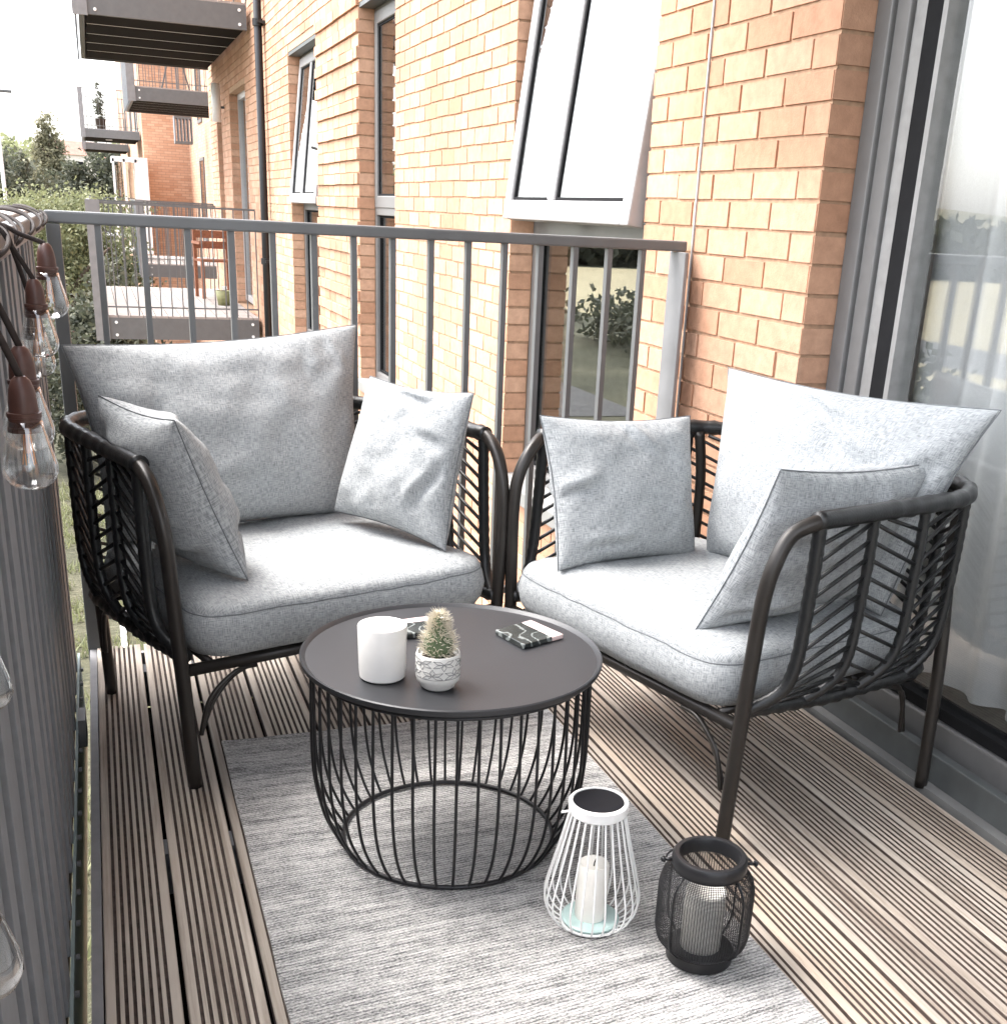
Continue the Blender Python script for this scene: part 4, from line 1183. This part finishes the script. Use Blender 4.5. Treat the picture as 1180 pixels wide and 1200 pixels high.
# ------------------------------------------------------------------ black mesh lantern
t = thing('mesh_lantern', 'black metal mesh lantern with an open round top, at the rug edge', 'lantern', (.891, 1.447, .009)); t.scale = (1.03, 1.03, 1.03)
def rprof(z):
    pts = [(.000, .052), (.022, .054), (.030, .064), (.042, .075), (.060, .079), (.140, .079), (.158, .075), (.170, .067), (.178, .058)]
    for (a, ra), (b, rb) in zip(pts, pts[1:]):
        if a <= z <= b: return ra + (rb - ra) * (z - a) / (b - a)
    return pts[-1][1]
mb = MB()
for k in range(72):
    z = .024 + .152 * k / 71; r_ = rprof(z)
    mb.tube([(r_ * math.cos(2 * math.pi * i / 40), r_ * math.sin(2 * math.pi * i / 40), z) for i in range(40)], .00055, 4, True)
for k in range(110):
    a = 2 * math.pi * k / 110
    mb.tube([(rprof(.024 + .152 * i / 12) * math.cos(a), rprof(.024 + .152 * i / 12) * math.sin(a), .024 + .152 * i / 12) for i in range(13)], .00055, 4)
mb.build('mesh_wall', M_wire, t, True)
mb = MB()
for k in range(4):
    a = R(20 + 90 * k); mb.tube([(rprof(.02 + .156 * i / 14) * 1.01 * math.cos(a), rprof(.02 + .156 * i / 14) * 1.01 * math.sin(a), .02 + .156 * i / 14) for i in range(15)], .0022, 6)
mb.build('ribs', M_wire, t, True)
MB().lathe([(.0, 0), (.052, 0), (.056, .003), (.056, .022), (.052, .025), (0, .024)], 48).build('base', M_wire, t, 'auto')
MB().lathe([(.049, .176), (.060, .176), (.062, .180), (.062, .196), (.058, .201), (.051, .201), (.049, .198), (.049, .176)], 48, cap=False).build('top_ring', M_wire, t, 'auto')
for s in (-1, 1):
    a = R(-22); p0 = V((s * .060 * math.cos(a), s * .060 * math.sin(a), .186)); p1 = V((s * .074 * math.cos(a), s * .074 * math.sin(a), .186))
    mb = MB().tube([p0, p1], .003, 8); 
    mb.tube([(p1.x, p1.y, .186), (p1.x + s * .001, p1.y, .186), (p1.x + s * .006, p1.y, .186)], [.004, .0062, .003], 10); mb.build('handle_knob', M_wire, t, True)
hp = [(s_ * .071 * math.cos(R(-22)), s_ * .071 * math.sin(R(-22)) , .186) for s_ in (-1, 1)]
c_ = MB(); arc = []
for i in range(25):
    q = math.pi * i / 24; x = -math.cos(q) * .071; d = math.sin(q) * .070
    arc.append((x * math.cos(R(-22)) - d * math.sin(R(-22)), x * math.sin(R(-22)) + d * math.cos(R(-22)), .186 - .012 * math.sin(q)))
c_.tube(arc, .0018, 6); c_.build('handle', M_wire, t, True)
MB().lathe([(0, .024), (.034, .024), (.034, .13), (.031, .133), (0, .131)], 32).build('candle', M_wax, t, 'auto')

# ------------------------------------------------------------------ string lights
t = thing('string_lights', 'string of clear teardrop bulbs in brown sockets hanging from the side rail', 'string lights', (-.10, 1.0, 1.15))
T0 = V((-.10, 1.0, 1.15))
bulbs = [((-.067, 1.078), .991, 0), ((-.074, 1.650), 1.034, 0), ((-.060, 1.694 + .06), 1.074, 0), ((-.096, .628), .790, 0), ((-.071, 1.184), 1.004, 0), ((-.122, 1.041), .800, 0), ((-.083, 1.73), .998, 0)]
prof = [(.0140, .024), (.0150, .018), (.0180, .006), (.0212, -.006), (.0230, -.014), (.0228, -.021), (.0195, -.0285), (.0135, -.0335), (.006, -.0355), (0, -.036)]
for (bx, by), bz, sk in bulbs[:7]:
    c = V((bx, by, bz)) - T0
    o = MB().lathe([(r_, z) for r_, z in prof], 28).build('bulb', M_bulb, t, True); o.location = c
    f = MB()
    for k in range(5):
        a = k * 1.256; f.tube([(.002 * math.cos(a), .002 * math.sin(a), .020), (.0035 * math.cos(a), .0035 * math.sin(a), .004), (.0055 * math.cos(a + .5), .0055 * math.sin(a + .5), -.014)], .0005, 5)
    f.tube([(0, 0, .022), (0, 0, -.004)], .0022, 6)
    f.build('filament', M_copper, o)
    s_ = MB().lathe([(0, .070), (.005, .070), (.009, .066), (.0120, .057), (.0132, .046), (.0138, .036), (.0160, .0355), (.0160, .031), (.0148, .0305), (.0150, .022), (.0168, .0215), (.0168, .017), (.0, .017)], 24).build('socket', M_brown, t, 'auto'); s_.location = c; s_.scale = (.88, .88, .88)
    top = c + V((0, 0, .061)); hook = V((-.118, by - .015, 1.152)) - T0
    q = cat_smooth([top, top.lerp(hook, .25) + V((.004, 0, 0)), top.lerp(hook, .7) + V((.010, 0, 0)), hook + V((.010, 0, .004)), hook + V((-.02, 0, .010))], 5)
    MB().tube(q, .0032, 8).build('cable', M_cable, t, True)
# main cable wound loosely round the rail
for amp, st, k0, nn in ((.058, .30, 0, 150), (.052, .21, 1.9, 150)):
    pts = []
    for i in range(nn):
        y = .5 + i * .0178; a = i * st + k0
        pts.append(V((-.157 + amp * 1.05 * math.cos(a), y + .012 * math.sin(i * .9), 1.140 + .027 * math.sin(a))) - T0)
    MB().tube(cat_smooth(pts, 3), .0030, 7).build('cable', M_cable, t, True)
